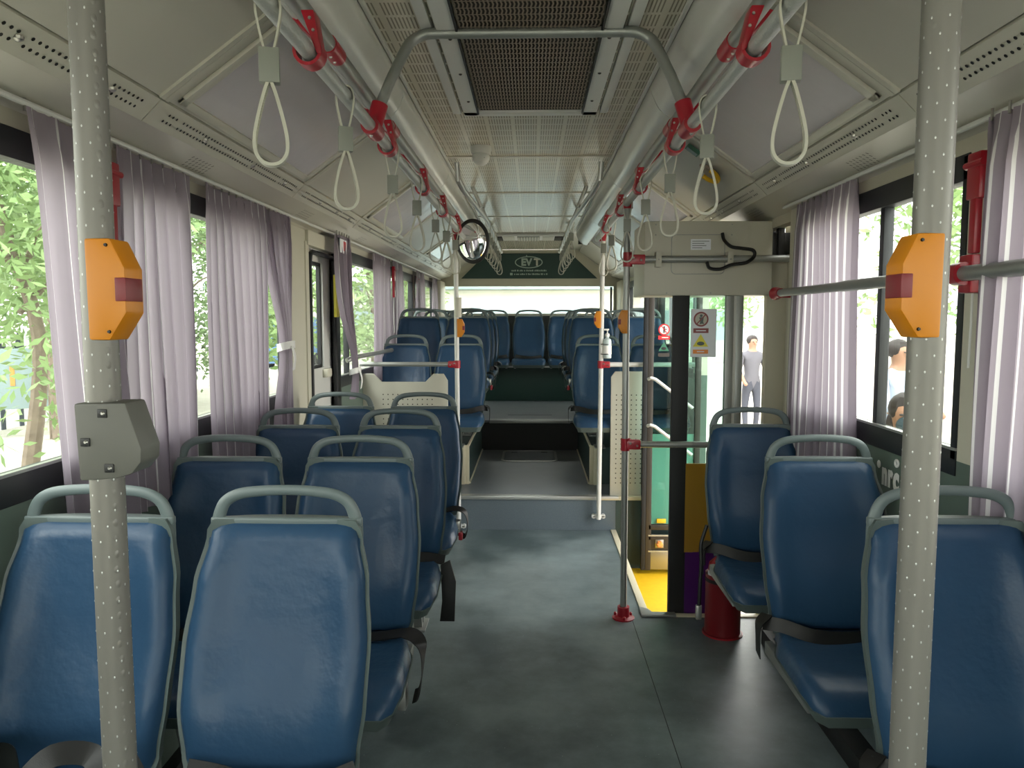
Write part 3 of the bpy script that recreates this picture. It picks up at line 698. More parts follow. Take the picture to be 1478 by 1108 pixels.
def seat_mesh():
    M_ = {}
    fr = back_rows(0, True, .030); bk = back_rows(0, False, 0); bk = [[(x, y - .004, z) for x, y, z in r] for r in bk]
    M_['backrest'] = closed(fr, bk).mesh('backrest', 'vinyl_blue', 60)
    a = back_rows(.005, False, 0); a1 = [[(x, y - .012 + .020 * (1 - (x / .22) ** 2) * (1 if Z0 + .03 < z < Z1 - .03 else 0), z) for x, y, z in r] for r in a]; b1 = [[(x * .97, y + .024, z) for x, y, z in r] for r in a]
    M_['back_shell'] = closed(a1, b1).mesh('back_shell', 'shell_grey', 60)
    # grab handle
    h = [(-.160, .006, 1.03), (-.161, .006, 1.075), (-.155, .006, 1.105), (-.140, .006, 1.130), (-.108, .006, 1.146), (-.055, .006, 1.153), (0, .006, 1.155)]
    h = bez(h + [(-x, y, z) for x, y, z in h[:-1][::-1]], 5); nh = len(h)
    rw = [.012 + .005 * abs(2 * k / (nh - 1) - 1) ** 1.5 for k in range(nh)]
    m = MB().tube(h, rw, 14, .009, up=(1, 0, 0)); m.box(-.176, .176, -.006, .014, 1.072, 1.092, .005)
    M_['grab_handle'] = m.mesh('grab_handle', 'handle_grey', 60)
    # cushion
    NU, NV = 16, 16; top = []; bot = []
    for i in range(NV + 1):
        v = i / NV; y = -.115 - .455 * v; hw = interp([(0, .165), (.35, .205), (.8, .212), (.93, .198), (1, .17)], v); rt = []; rb = []
        for j in range(NU + 1):
            u = -1 + 2 * j / NU; u = math.copysign(1 - (1 - abs(u)) ** 1.5, u)
            e = min(1, (1 - abs(u)) * hw / .03); ez = min(1, (1 - v) * .44 / .04)
            k = math.sqrt(max(0, 1 - (1 - e) ** 2)) * math.sqrt(max(0, 1 - (1 - ez) ** 2))
            zb = .520 + .008 * v
            z = zb + .04 * k + .012 * (u * u) * k * (1 - v) - .012 * (1 - u * u) * math.sin(PI * v) * k - .03 * sm((v - .75) / .25)
            rt.append((u * hw, y, z)); rb.append((u * hw, y, zb - .012 - .03 * sm((v - .75) / .25)))
        top.append(rt); bot.append(rb)
    M_['seat_cushion'] = closed(top, bot).mesh('seat_cushion', 'vinyl_blue', 60)
    a1 = [[(x * 1.025, -.34 + (y + .34) * 1.015, z + .008) for x, y, z in r] for r in bot]; b1 = [[(x * .93, -.34 + (y + .34) * .95, z - .028) for x, y, z in r] for r in bot]
    M_['seat_shell'] = closed(a1, b1).mesh('seat_shell', 'shell_grey', 60)
    m = MB(); m.box(-.17, .17, -.20, -.16, .455, .495, .004); m.box(-.17, .17, -.43, -.39, .455, .495, .004)
    m.box(-.18, -.155, -.46, -.06, .445, .485, .003); m.box(.155, .18, -.46, -.06, .445, .485, .003); m.box(-.12, -.09, -.10, .01, .45, .75, .004); m.box(.09, .12, -.10, .01, .45, .75, .004)
    M_['seat_frame'] = m.mesh('seat_frame', 'pipe_grey')
    return M_
SM = seat_mesh()
def pedestal(z):   # two splayed pressed-steel legs, hidden height follows the floor
    m = MB(); m.prism([(-.22, z), (-.18, z), (-.15, .46), (-.22, .46)], -.02, .02, 'X'); m.prism([(-.28, z), (-.25, z), (-.36, .46), (-.43, .46)], -.02, .02, 'X')
    m.box(-.04, .04, -.32, -.16, z, z + .01, .002)
    return m.mesh('pedestal', 'pipe_grey')
PED = {}
def arm_mesh(side, reach):
    m = MB(); m.box(min(0, side * reach), max(0, side * reach), -.32, -.27, .44, .485, .004); return m.mesh('wall_beam', 'pipe_grey')
def belt_parts(kind, s, root):
    """s = aisle side sign; straps are black webbing"""
    def add(m, nm, mt, par=None, **k):
        up = .018 if kind == 'lap_buckle' else (.055 if kind == 'coil' else 0); m.v = [(a, b - .105 - up * .6, c + .088 + up) for a, b, c in m.v]; return m.build(nm, mt, par or root, **k)
    if kind == 'flat':
        p = bez([(s * .17, -.09, .50), (s * .08, -.13, .487), (-s * .05, -.12, .478), (-s * .16, -.09, .492)], 5)
        add(MB().ribbon(p, (0, .5, 1), .042), 'seat_belt', 'belt_black')
    if kind in ('across', 'across_hang'):
        p = bez([(s * .22, -.06, .50), (s * .17, -.095, .505), (s * .08, -.13, .487), (-s * .05, -.12, .478), (-s * .19, -.085, .492)], 6)
        add(MB().ribbon(p, (0, .5, 1), .042), 'seat_belt', 'belt_black')
        p = bez([(s * .205, -.05, .525), (s * .235, -.07, .50), (s * .24, -.08, .45), (s * .235, -.07, .40)], 5)
        b = add(MB().ribbon(p, (0, 1, .2), .045), 'belt_end', 'belt_black')
    if kind == 'across_hang':
        p = bez([(s * .22, -.07, .60), (s * .245, -.08, .52), (s * .245, -.09, .45), (s * .25, -.10, .36), (s * .255, -.11, .26)], 5)
        add(MB().tube(p, .008, 8), 'belt_tail', 'belt_black')
        add(MB().box(s * .256 - .012, s * .256 + .012, -.12, -.10, .21, .27, .004), 'belt_tongue', 'steel')
    if kind == 'loop':
        p = bez([(0, -.11, .478), (s * .10, -.115, .488), (s * .19, -.13, .505), (s * .235, -.17, .49), (s * .245, -.20, .43), (s * .235, -.21, .36), (s * .215, -.18, .33)], 6)
        add(MB().ribbon(p, [(0, 1, .3)] * 12 + [(0, .8, .5)] * (len(p) - 12), .042), 'seat_belt', 'belt_black')
        add(MB().box(s * .19 - .012, s * .19 + .012, -.25, -.20, .32, .40, .004), 'belt_anchor', 'steel')
    if kind == 'drop':
        p = bez([(-s * .02, -.10, .482), (s * .12, -.105, .492), (s * .215, -.12, .485)], 5)
        add(MB().ribbon(p, (0, .4, 1), .04), 'seat_belt', 'belt_black')
        add(MB().prism([(s * .20, .47), (s * .238, .49), (s * .262, .40), (s * .255, .235), (s * .195, .235), (s * .205, .32)], -.14, -.130, 'Y', .002), 'belt_end', 'belt_black')
    if kind == 'buckle':
        p = bez([(s * .10, -.10, .488), (s * .18, -.12, .515), (s * .235, -.14, .50), (s * .25, -.15, .44), (s * .235, -.16, .385), (s * .20, -.14, .40)], 6)
        add(MB().ribbon(p, (0, 1, .3), .045), 'seat_belt', 'belt_black')
        bk = add(MB().box(s * .205 - .012, s * .205 + .012, -.20, -.15, .41, .47, .006), 'belt_buckle', 'steel')
        add(MB().box(s * .218 - .010, s * .218 + .010, -.205, -.165, .375, .415, .005), 'release_button', 'red', bk)
    if kind == 'lap_buckle':
        p = bez([(-s * .16, -.085, .495), (-s * .08, -.10, .49), (s * .0, -.13, .485), (s * .10, -.14, .485), (s * .20, -.09, .50)], 5)
        add(MB().ribbon(p, (0, .5, 1), .042), 'seat_belt', 'belt_black')
        bk = add(MB().box(-.075, .015, -.17, -.12, .478, .506, .006), 'belt_buckle', 'pipe_grey')
        add(MB().box(-.02, -.005, -.174, -.15, .482, .510, .003), 'release_button', 'red', bk)
        add(MB().box(.04, .065, -.165, -.125, .48, .507, .003), 'belt_tongue', 'steel')
    if kind == 'coil':
        p = bez([(-s * .14, -.09, .50), (-s * .06, -.13, .52), (s * .0, -.19, .50), (s * .05, -.15, .535), (s * .11, -.12, .52), (s * .16, -.15, .49), (s * .2, -.1, .50)], 6)
        add(MB().ribbon(p, (0, .7, .7), .045), 'seat_belt', 'belt_black')
def seat(x, y, dz, s, belt, label, group, ped=0.0, beam=0):
    r = thing('bus_seat', label, 'seat', (x, y, dz), group)
    for k in ('back_shell', 'backrest', 'grab_handle', 'seat_shell', 'seat_cushion', 'seat_frame'):
        o = bpy.data.objects.new(k, SM[k]); C.objects.link(o); o.parent = r
    if ped is not None:
        kz = round(ped, 3)
        if kz not in PED: PED[kz] = pedestal(kz)
        o = bpy.data.objects.new('pedestal', PED[kz]); C.objects.link(o); o.parent = r
    if beam:
        key = ('b', round(beam, 3), s)
        if key not in PED: PED[key] = arm_mesh(-s, beam)
        o = bpy.data.objects.new('wall_beam', PED[key]); C.objects.link(o); o.parent = r
    belt_parts(belt, s, r)
    return r
rows = [1.735, 2.505, 3.275, 4.01]
rn = ['front', 'second', 'third', 'fourth']
gl_ = 'double seats along the fence side of the low floor'
bl = ['lap_buckle', 'loop', 'drop', 'buckle']
for i, y in enumerate(rows):
    seat(-.568, y, 0, 1, bl[i], 'blue aisle seat, %s row by the fence side, %s' % (rn[i], ('buckle lying on the cushion', 'black belt looping over its edge', 'black belt end hanging straight down', 'black belt with red buckle release')[i]), gl_)
    seat(-1.008, y, 0, 1, 'coil' if i == 0 else 'flat', 'blue vinyl window seat by the curtains, %s row of the fence side doubles' % rn[i], gl_)
gr_ = 'single seats along the entrance side of the low floor'
for i, (y, lb) in enumerate(((1.77, 'nearest single seat on the entrance side, behind the dimpled pole'), (2.555, 'middle single seat on the entrance side with belt across its cushion'), (3.36, 'single seat beside the red extinguisher holder, by the stepwell'))):
    seat(.955, y, 0, -1, ('across', 'across', 'across_hang')[i], 'blue vinyl ' + lb, gr_, ped=None, beam=.22)
gm = 'seats behind the perforated screens on the first platform'
seat(-.57, 6.17, .26, 1, 'across', 'light blue aisle seat behind the fence side perforated screen', gm, ped=.298)
seat(-1.01, 6.17, .26, 1, 'flat', 'light blue window seat behind the fence side perforated screen', gm, ped=.298)
seat(.525, 6.17, .26, -1, 'across', 'light blue aisle seat behind the hand sanitizer pole', gm, ped=.298)
seat(.965, 6.17, .26, -1, 'flat', 'light blue window seat seen through the entrance door glass', gm, ped=.298)
gh = 'double seats on the raised rear part'
nm4 = ['first', 'second', 'third']
for i, y in enumerate((6.86, 7.63, 8.4)):
    o = P2Z if y < P2 - .3 else P2Z
    for (x, s, q) in ((-.565, 1, 'aisle seat on the fence side'), (-1.005, 1, 'window seat on the fence side'), (.53, -1, 'aisle seat on the entrance side'), (.965, -1, 'window seat on the entrance side')):
        seat(x, y, .48, s, 'buckle' if 'aisle' in q and i == 0 else ('across' if 'aisle' in q else 'flat'), 'dark blue %s, %s raised row behind the platform seats' % (q, nm4[i]), gh, ped=.067)
gb = 'five seats of the rear bench'
for k, (x, q) in enumerate(((-.92, 'at the fence side end of the rear bench'), (-.48, 'fence side of the middle seat on the rear bench'), (-.04, 'in the middle of the rear bench facing down the aisle'), (.40, 'entrance side of the middle seat on the rear bench'), (.84, 'at the entrance side end of the rear bench'))):
    seat(x, 9.82, .50, 1 if k < 2 else -1, 'flat', 'dark blue seat ' + q, gb, ped=None)
    
# ================================================================ poles, rails
def stop_button(x, y, z, s, sc, label, base=.017):
    """s: direction the housing points in x"""
    t = thing('stop_button', label, 'button', (x, y, z), 'orange stop buttons on the poles')
    k = sc
    p = [(-s * .019 * k, .052 * k), (s * .008 * k, .052 * k), (s * .022 * k, .022 * k), (s * .022 * k, -.024 * k), (s * .004 * k, -.052 * k), (-s * .018 * k, -.052 * k)]
    MB().prism(p, -.019 * k, .019 * k, 'Y', .003 * k).build('housing', 'orange', t)
    MB().box(s * .012 * k, s * .0235 * k, -.0205 * k, .014 * k, -.012 * k, .012 * k, .001 * k).build('press_button', 'dark_red', t)
    for zz in (.05, -.048): MB().lathe([(.0015, -.021 * k), (.0022, -.018 * k)], (s * .004 * k, 0, zz * k * .9), 8, 'Y').build('screw', 'black', t)
    return t
def fg_pole(x, y, label, r):
    t = thing('grab_pole', label, 'pole', (x, y, 0))
    MB().cyl((0, 0, .0), (0, 0, CZ), r, 40).build('pole_tube', 'pole_dimpled', t)
    dmp = MB()
    for i in range(64):
        z = .82 + i * .0165
        for k in range(7):
            q = 2 * PI * (k + .5 * (i % 2)) / 7 + .2; c_ = Vector((math.cos(q), math.sin(q), 0)); tt = Vector((-math.sin(q), math.cos(q), 0)); p = c_ * (r - .0003) + Vector((0, 0, z)); a_ = .0012; b_ = .0021
            vs = [p + tt * a_ * math.cos(w) + Vector((0, 0, b_ * math.sin(w))) for w in [2 * PI * j / 6 for j in range(6)]] + [p + c_ * .0010]
            dmp.add(vs, [(j, (j + 1) % 6, 6) for j in range(6)])
    dmp.build('raised_dots', 'metal', t, 80, kind='stuff')
    MB().lathe([(.045, 0), (.045, .006), (.026, .012), (.026, .06), (r + .001, .062)], n=24).build('floor_flange', 'red', t)
    MB().lathe([(.026, CZ - .05), (.026, CZ)], n=24).build('top_socket', 'red', t)
    return t
fg_pole(-.454, .8, 'near dimpled metal pole on the fence side carrying the grey box', .0172)
fg_pole(.404, .8, 'near dimpled metal pole on the entrance side carrying a large orange button', .018)
stop_button(-.438, .800, 1.580, 1, 1.0, 'orange stop button with dark red key on the near pole above the grey box')
stop_button(.390, .800, 1.583, -1, 1.0, 'large orange stop button on the near pole of the entrance side')
vb = thing('pole_box', 'grey plastic box clamped round the near fence side pole', 'box', (-.454, .795, 0))
MB().prism([(-.018, 1.463), (.036, 1.464), (.051, 1.416), (.050, 1.402), (.040, 1.390), (.024, 1.385), (-.015, 1.382)], -.020, .022, 'Y', .003).build('housing', 'validator_grey', vb)
for x, z in ((.013, 1.453), (-.006, 1.423), (.018, 1.396)): 
    MB().box(x - .006, x + .004, -.0215, -.019, z - .0045, z + .0045, .001).build('screw_recess', 'black', vb)
    MB().lathe([(.0012, -.023), (.0028, -.021)], (x, 0, z), 10, 'Y').build('screw', 'steel', vb)

def clamp(parent, c, axis='X', ln=.07, r=.026, lab=None):
    m = MB(); m.cyl((c[0], c[1], c[2] - ln * .42), (c[0], c[1], c[2] + ln * .42), r, 16)
    if axis == 'X': m.box(c[0], c[0] + ln, c[1] - r * .95, c[1] + r * .95, c[2] - r, c[2] + r, .006)
    elif axis == '-X': m.box(c[0] - ln, c[0], c[1] - r * .95, c[1] + r * .95, c[2] - r, c[2] + r, .006)
    o = m.build('clamp', 'red', parent)
    for k in (.3, .75):
        xx = c[0] + (ln if axis == 'X' else -ln) * k
        MB().lathe([(.003, -r - .006), (.006, -r - .002), (.006, -r + .006)], (xx, c[1], c[2] + (.008 if k < .5 else -.004)), 8, 'Y').build('screw', 'steel', o)
    return o
RY = 3.9; RX = .478
t = thing('grab_pole', 'floor pole with red flanged foot beside the entrance stepwell', 'pole', (RX, RY, 0))
MB().cyl((0, 0, 0), (-.006, 0, 2.13), .0168, 24).build('pole_tube', 'pipe_grey', t)
m = MB(); m.lathe([(.058, 0), (.058, .005), (.032, .012), (.031, .062), (.017, .064)], n=24); 
for k in range(3): q = 2 * PI * k / 3 + .5; m.lathe([(.008, .0), (.008, .02), (.003, .024)], (.046 * math.cos(q), .046 * math.sin(q), 0), 8)
m.build('floor_flange', 'red', t)
clamp(t, (0, 0, 1.845), 'X', .085, .024); clamp(t, (0, 0, .912), 'X', .075, .024); clamp(t, (-.004, 0, 2.12), '', .06, .026)
stop_button(RX - .02, RY - .005, 1.535, -1, 1.12, 'orange stop button on the stepwell pole with red foot')
tr = thing('grab_rail', 'horizontal grey rail from the stepwell pole across the mechanism cover', 'rail', (0, RY - .0, 1.845))
MB().cyl((RX + .05, 0, 0), (1.30, 0, .004), .0175, 20).build('rail_tube', 'pipe_grey', tr)
for x in (.63, .985): 
    b_ = MB().box(x - .014, x + .014, -.02, .035, -.038, .038, .003).build('bracket', 'cream', tr)
    MB().lathe([(.003, -.024), (.005, -.02)], (x, 0, 0), 8, 'Y').build('screw', 'steel', b_)
lr = thing('grab_rail', 'low horizontal grey rail from the stepwell pole to the entrance side wall', 'rail', (0, RY, .912))
MB().cyl((RX + .04, 0, 0), (1.30, 0, 0), .0165, 20).build('rail_tube', 'pipe_grey', lr)
# mid poles on the platform edge
MY = 5.5
for s_, px_, lab, topz in ((-1, -.531, 'slim grey pole holding the round mirror beside the fence side screen', 2.13), (1, .486, 'slim grey pole with hand sanitizer beside the entrance side screen', 2.13)):
    t = thing('grab_pole', lab, 'pole', (px_, MY, 0))
    zb = .02 if s_ < 0 else .10
    MB().cyl((0, 0, zb), (.012 * s_ * 1.0, 0, topz), .0165, 20).build('pole_tube', 'white_paint', t)
    m = MB(); m.box(-.05, .05, .0, .045, zb + .005, zb + .03, .008); m.lathe([(.014, .0), (.014, .045)], (-.036, 0, zb + .018), 10, 'Y'); m.lathe([(.014, 0), (.014, .045)], (.036, 0, zb + .018), 10, 'Y'); m.build('wall_bracket', 'white_paint', t)
    clamp(t, (.005 * s_, 0, 1.225), '-X' if s_ < 0 else 'X', .065, .023); clamp(t, (.012 * s_, 0, 2.12), '', .06, .024)
    if s_ < 0: MB().cyl((.002, 0, 1.56), (.002, 0, 1.70), .026, 20).build('sleeve', 'cream', t)
stop_button(-.510, MY - .005, 1.485, 1, 1.25, 'orange stop button on the slim pole below the round mirror')
stop_button(.466, MY - .005, 1.545, -1, 1.15, 'orange stop button on the slim pole above the hand sanitizer')
hr = thing('grab_rail', 'horizontal rail above the fence side perforated screen', 'rail', (0, MY, 1.225))
MB().cyl((WL, 0, 0), (-.59, 0, 0), .0165, 20).build('rail_tube', 'pipe_grey', hr)
hr = thing('grab_rail', 'horizontal rail above the entrance side perforated screen', 'rail', (0, MY, 1.225))
MB().cyl((.55, 0, 0), (WR, 0, 0), .0165, 20).build('rail_tube', 'white_paint', hr)
# window rails
wr1 = thing('window_rail', 'grey rail running across the entrance side curtains', 'rail', (0, 0, 1.667))
MB().tube([(1.13, 3.60, 0), (1.125, 2.86, 0), (1.12, 2.8, 0), (1.12, .2, 0)], [.0175, .0175, .02, .02], 16, [.0175, .0175, .02, .02]).build('rail_tube', 'pipe_grey', wr1)
MB().lathe([(.03, 3.63), (.03, 3.615), (.022, 3.60), (.022, 3.55)], (1.13, 0, 0), 16, 'Y').build('end_clamp', 'red', wr1)
MB().box(1.12, 1.2, 3.595, 3.615, -.02, .02, .003).build('end_bracket', 'red', wr1)
m = MB(); m.lathe([(.03, -.02), (.03, .02)], (1.12, 2.06, 0), 16, 'Y'); m.box(1.13, 1.2, 2.03, 2.09, -.05, .05, .008); m.build('wall_clamp', 'red', wr1)
wr2 = thing('window_rail', 'grey rail low across the window behind the emergency door', 'rail', (0, 0, 1.30))
MB().tube([(-1.2, 4.95, -.02), (-1.16, 5.0, 0), (-1.12, 6.2, .0), (-1.12, 6.5, 0)], .016, 12).build('rail_tube', 'pipe_grey', wr2)
MB().lathe([(.026, 6.48), (.026, 6.53)], (-1.12, 0, 0), 14, 'Y').build('end_clamp', 'red', wr2)
MB().box(-1.24, -1.1, 6.485, 6.52, -.03, .03, .004).build('wall_bracket', 'red', wr2)

# overhead rails
HR = 2.12
XR = {-1: -.48, 1: .468}
for s_, side in ((-1, 'fence side'), (1, 'entrance side')):
    x = XR[s_]
    t = thing('overhead_rail', 'dimpled overhead rail on the %s carrying the strap handles' % side, 'rail', (x, 0, HR))
    MB().cyl((0, .1, 0), (0, 5.62, 0), .0175, 24).build('rail_tube', 'rail_dimpled', t)
    for y in (1.70, 2.60, 3.42, 4.15, 4.95):
        m = MB(); w_ = .022
        # hook: C band under the rail, open outboard, with an arm rising on the aisle side
        path = [(-s_ * .028 * math.cos(a), y, .028 * math.sin(a)) for a in [math.radians(v) for v in range(25, -211, -20)]]
        m.ribbon(path, (0, 1, 0), .045, .007)
        e = (-s_ * .026, 0, .01)
        m.prism([(e[0] - .005, -.008), (e[0] + .005, -.008), (e[0] + s_ * .026 + .016, .082), (e[0] + s_ * .026 - .012, .082)], y - .024, y + .024, 'Y', .003)
        o = m.build('hook_bracket', 'red', t)
        for k in (.04, .065): MB().lathe([(.003, y - .027), (.005, y - .02)], (e[0] + s_ * .28 * k, 0, k), 8, 'Y').build('screw', 'steel', o)
    t2 = thing('overhead_pipe', 'smooth grey pipe above the strap rail on the %s' % side, 'pipe', (s_ * .012 + x, 0, HR + .115))
    MB().cyl((s_ * .02, -.5, 0), (s_ * .02, 5.7, 0), .021, 20).build('pipe_tube', 'pipe_grey', t2)
    for y in (2.02, 2.85, 3.62, 4.4, 5.1):
        m = MB(); m.cyl((s_ * .02, y - .05, 0), (s_ * .02, y + .05, 0), .024, 16); m.prism([(s_ * .035, -.01), (s_ * .015, .02), (s_ * .095, .085), (s_ * .12, .075)], y - .03, y + .05, 'Y', .003)
        o = m.build('joint_bracket', 'red', t2)
        for k in (-.02, .02): MB().lathe([(.003, -.027), (.005, -.022)], (s_ * .02, y + k, 0), 8).build('screw', 'steel', o)
# arch between the two rails
ar = thing('crossbar', 'arched grey tube joining the two overhead rails below the ceiling grille', 'bar', (0, 2.36, 0))
pts_ = [(-.474, 0, 2.15), (-.43, .03, 2.27), (-.385, .06, 2.375), (-.36, .07, 2.405), (-.325, .075, 2.42), (-.29, .08, 2.424)]
pts_ = pts_[:2] + bez(pts_[1:], 5)[1:]
ptsr = [(-p[0] - .012, p[1], p[2]) for p in pts_]
MB().tube(pts_ + ptsr[::-1], .0165, 16).build('bar_tube', 'pipe_grey', ar)
for s_ in (-1, 1):
    x = XR[s_]; m = MB(); m.cyl((x, -.05, HR), (x, .05, HR), .027, 18); m.cyl((x, 0, HR), (x - s_ * .02, .012, HR + .075), .025, 18)
    o = m.build('clamp', 'red', ar); MB().lathe([(.003, 0), (.006, .004), (.006, .01)], (x, -.03, HR - .032), 8).build('screw', 'steel', o)

# strap handles
def strap_proto():
    t = thing('strap_handle', 'x', 'strap')
    # loop over rail, tight
    for yy in (-.008, .008):
        pass
    top = bez([(-.008, .0, -.085), (-.016, .0, -.05), (-.022, .0, -.01), (-.016, .0, .016), (0, .0, .0225), (.016, .0, .016), (.022, .0, -.01), (.016, .0, -.05), (.008, .0, -.085)], 5)
    # band plane is across the rail: rail runs along Y, loop in XZ
    MB().ribbon(top, (0, 1, 0), .016, .004).build('rail_loop', 'strap_cream', t)
    MB().box(-.018, .018, -.012, .012, -.142, -.080, .002).build('sleeve', 'strap_grey', t)
    g = [(-.002, -.138), (-.010, -.160), (-.021, -.20), (-.0285, -.238), (-.0275, -.266), (-.016, -.283), (0, -.288)]
    g = g + [(-a, b) for a, b in g[:-1][::-1]]
    MB().ribbon(bez([(a, -.006, b) for a, b in g], 5), (0, 1, 0), .009, .006).ribbon(bez([(a * .97, .006, b) for a, b in g], 5), (0, 1, 0), .009, .006).build('grip_loop', 'strap_cream', t, 60)
    return t
sp0 = strap_proto(); used = False
def strap(x, y, z, label, rz=0, group='strap handles on the overhead rails', sc=1):
    global used
    o = sp0 if not used else copy_tree(sp0); used = True
    o.location = (x, y, z); o.rotation_euler = (0, 0, rz); o['label'] = label; o['group'] = group; o.scale = (sc, sc, sc)
onm = ['first', 'second', 'third', 'fourth', 'fifth', 'sixth', 'seventh']
rl = [.0, .1, -.1, .05, -.05, .12, .0]
for i, y in enumerate((1.435, 2.01, 2.68, 3.24, 3.86, 4.35, 4.85)):
    strap(XR[-1], y, HR, 'cream strap handle, %s from the viewer on the fence side rail' % onm[i], rl[i] + .25)
for i, y in enumerate((1.45, 2.12, 2.68, 3.24, 3.86, 4.6, 5.1)):
    strap(XR[1], y, HR, 'cream strap handle, %s from the viewer on the entrance side rail' % onm[i], -rl[i] - .2)
for s_, side in ((-1, 'fence side'), (1, 'entrance side')):
    x = sx(s_, .33)
    t = thing('overhead_rail', 'short hanging rail under the rear ceiling on the %s' % side, 'rail', (x, 0, 2.31))
    MB().tube([(s_ * .08, 4.45, .125), (s_ * .075, 4.46, .03), (s_ * .06, 4.6, .0), (0, 6.0, 0), (0, 8.9, 0)], .016, 14).build('rail_tube', 'metal', t)
    for y in (5.35, 6.4, 7.6, 8.8):
        MB().cyl((0, y, 0), (s_ * .06, y, .14), .013, 10).build('hanger', 'metal', t)
    for i, y in enumerate((6.2, 6.55, 6.9, 7.3, 7.8, 8.3)):
        strap(x, y, 2.31, 'cream strap handle, %s in the cluster on the %s rear rail' % (onm[i], side), s_ * .2 * (i % 3 - 1), 'strap handles bunched on the rear rails')

# mirror
mr = thing('convex_mirror', 'round convex mirror in black rim on the fence side slim pole', 'mirror', (-.418, MY - .06, 2.09))
MB().lathe([(.004, -.030), (.05, -.027), (.09, -.016), (.112, 0), (.112, .004)], n=40, axis='Y').build('mirror_glass', 'mirror', mr, 80)
MB().lathe([(.112, -.006), (.124, -.004), (.126, .008), (.12, .02), (.02, .045)], n=40, axis='Y').build('mirror_housing', 'black', mr, 80)
MB().cyl((0, .03, 0), (-.09, .06, .01), .012, 10).build('mirror_arm', 'black', mr)
mr.rotation_euler = (math.radians(6), 0, math.radians(-14)); mr.scale = (.98, 1, 1.24)
# camera dome
cm = thing('ceiling_camera', 'small white dome camera on the ceiling behind the air grille', 'camera', (-.27, 4.12, CZ))
MB().lathe([(.055, 0), (.055, -.02), (.05, -.04)], n=20).build('camera_base', 'white_paint', cm)
MB().ell((0, 0, -.055), (.046, .046, .045)).build('camera_dome', 'white_paint', cm)
MB().ell((.015, -.03, -.062), (.012, .010, .010)).build('lens', 'pipe_grey', cm)
# sanitizer
sb = thing('sanitizer_bottle', 'clear pump bottle strapped to the slim pole on the entrance side', 'bottle', (.535, MY - .01, 1.27))
MB().lathe([(.026, 0), (.03, .004), (.03, .12), (.026, .135), (.012, .145), (.012, .155)], n=20).build('bottle_body', 'gel', sb)
MB().lathe([(.0305, .03), (.0305, .09)], n=20).build('label_wrap', 'white', sb)
m = MB(); m.lathe([(.015, .155), (.015, .175), (.005, .178), (.005, .20)], n=12); m.box(-.03, .012, -.007, .007, .198, .210, .003); m.build('pump', 'white', sb)
for z in (.03, .10): MB().tube([(.033 * math.cos(a) - .012, .033 * math.sin(a), z) for a in [2 * PI * k / 16 for k in range(18)]], .003, 6, caps=False).build('band', 'black', sb)
# screens
for s_, x0, x1, lab in ((-1, WL, -.615, 'cream perforated screen with notched top behind the fence side doubles'), (1, .575, .80, 'cream perforated screen beside the entrance stepwell')):
    t = thing('screen_panel', lab, 'screen', (0, 5.585, 0))
    if s_ < 0: p = [(x0, P1Z), (x1, P1Z), (x1, 1.10), (x1 - .03, 1.15), (-.72, 1.15), (-.78, 1.09), (-1.1, 1.09), (-1.16, 1.15), (x0, 1.15)]
    else: p = [(x0, P1Z), (x1, P1Z), (x1, 1.17), (x0 + .03, 1.17), (x0, 1.13)]
    MB().prism(p, 0, .02, 'Y', .003).build('sheet', 'cream', t)
    a, b = (x0 + .15, x1 - .08) if s_ < 0 else (x0 + .04, x1)
    h_ = MB(); zz = .35
    while zz < 1.02:
        xx = a
        while xx < b:
            if not (s_ < 0 and False): h_.add([(xx + .005 * math.cos(q), -.001, zz + .005 * math.sin(q)) for q in [PI * k / 3 for k in range(6)]], [tuple(range(6))])
            xx += .036
        zz += .036
    h_.build('holes', 'leaf_brown', t, 0, fix=False, kind='stuff')
# fire extinguisher
ho = thing('extinguisher_holder', 'dark red cylindrical holder on the floor beside the entrance side seat', 'holder', (.945, 3.72, 0))
MB().lathe([(.095, 0), (.095, .008), (.086, .010), (.086, .30), (.088, .305), (.080, .30), (.080, .02)], n=32).build('canister', 'dark_red', ho)
MB().lathe([(.098, 0), (.098, .006)], n=28).build('foot_plate', 'red', ho)
MB().lathe([(.0885, .268), (.0885, .285)], n=32).build('rim_band', 'rubber', ho)
ex = thing('fire_extinguisher', 'red fire extinguisher standing in the dark red holder', 'extinguisher', (.93, 3.72, .02))
MB().lathe([(.06, 0), (.06, .30), (.055, .335), (.025, .365), (.018, .37)], n=24).build('cylinder_body', 'red', ex)
MB().lathe([(.0605, .26), (.0605, .30)], n=24).build('label_band', 'paper', ex)
m = MB(); m.lathe([(.016, .37), (.016, .40)], n=12); m.box(-.05, .02, -.01, .01, .395, .405, .003); m.box(-.055, .01, -.01, .01, .415, .425, .003); m.build('valve', 'black', ex)
MB().tube(bez([(-.01, 0, .39), (-.08, -.02, .40), (-.085, -.02, .33)], 6), .007, 8).build('hose', 'black', ex)

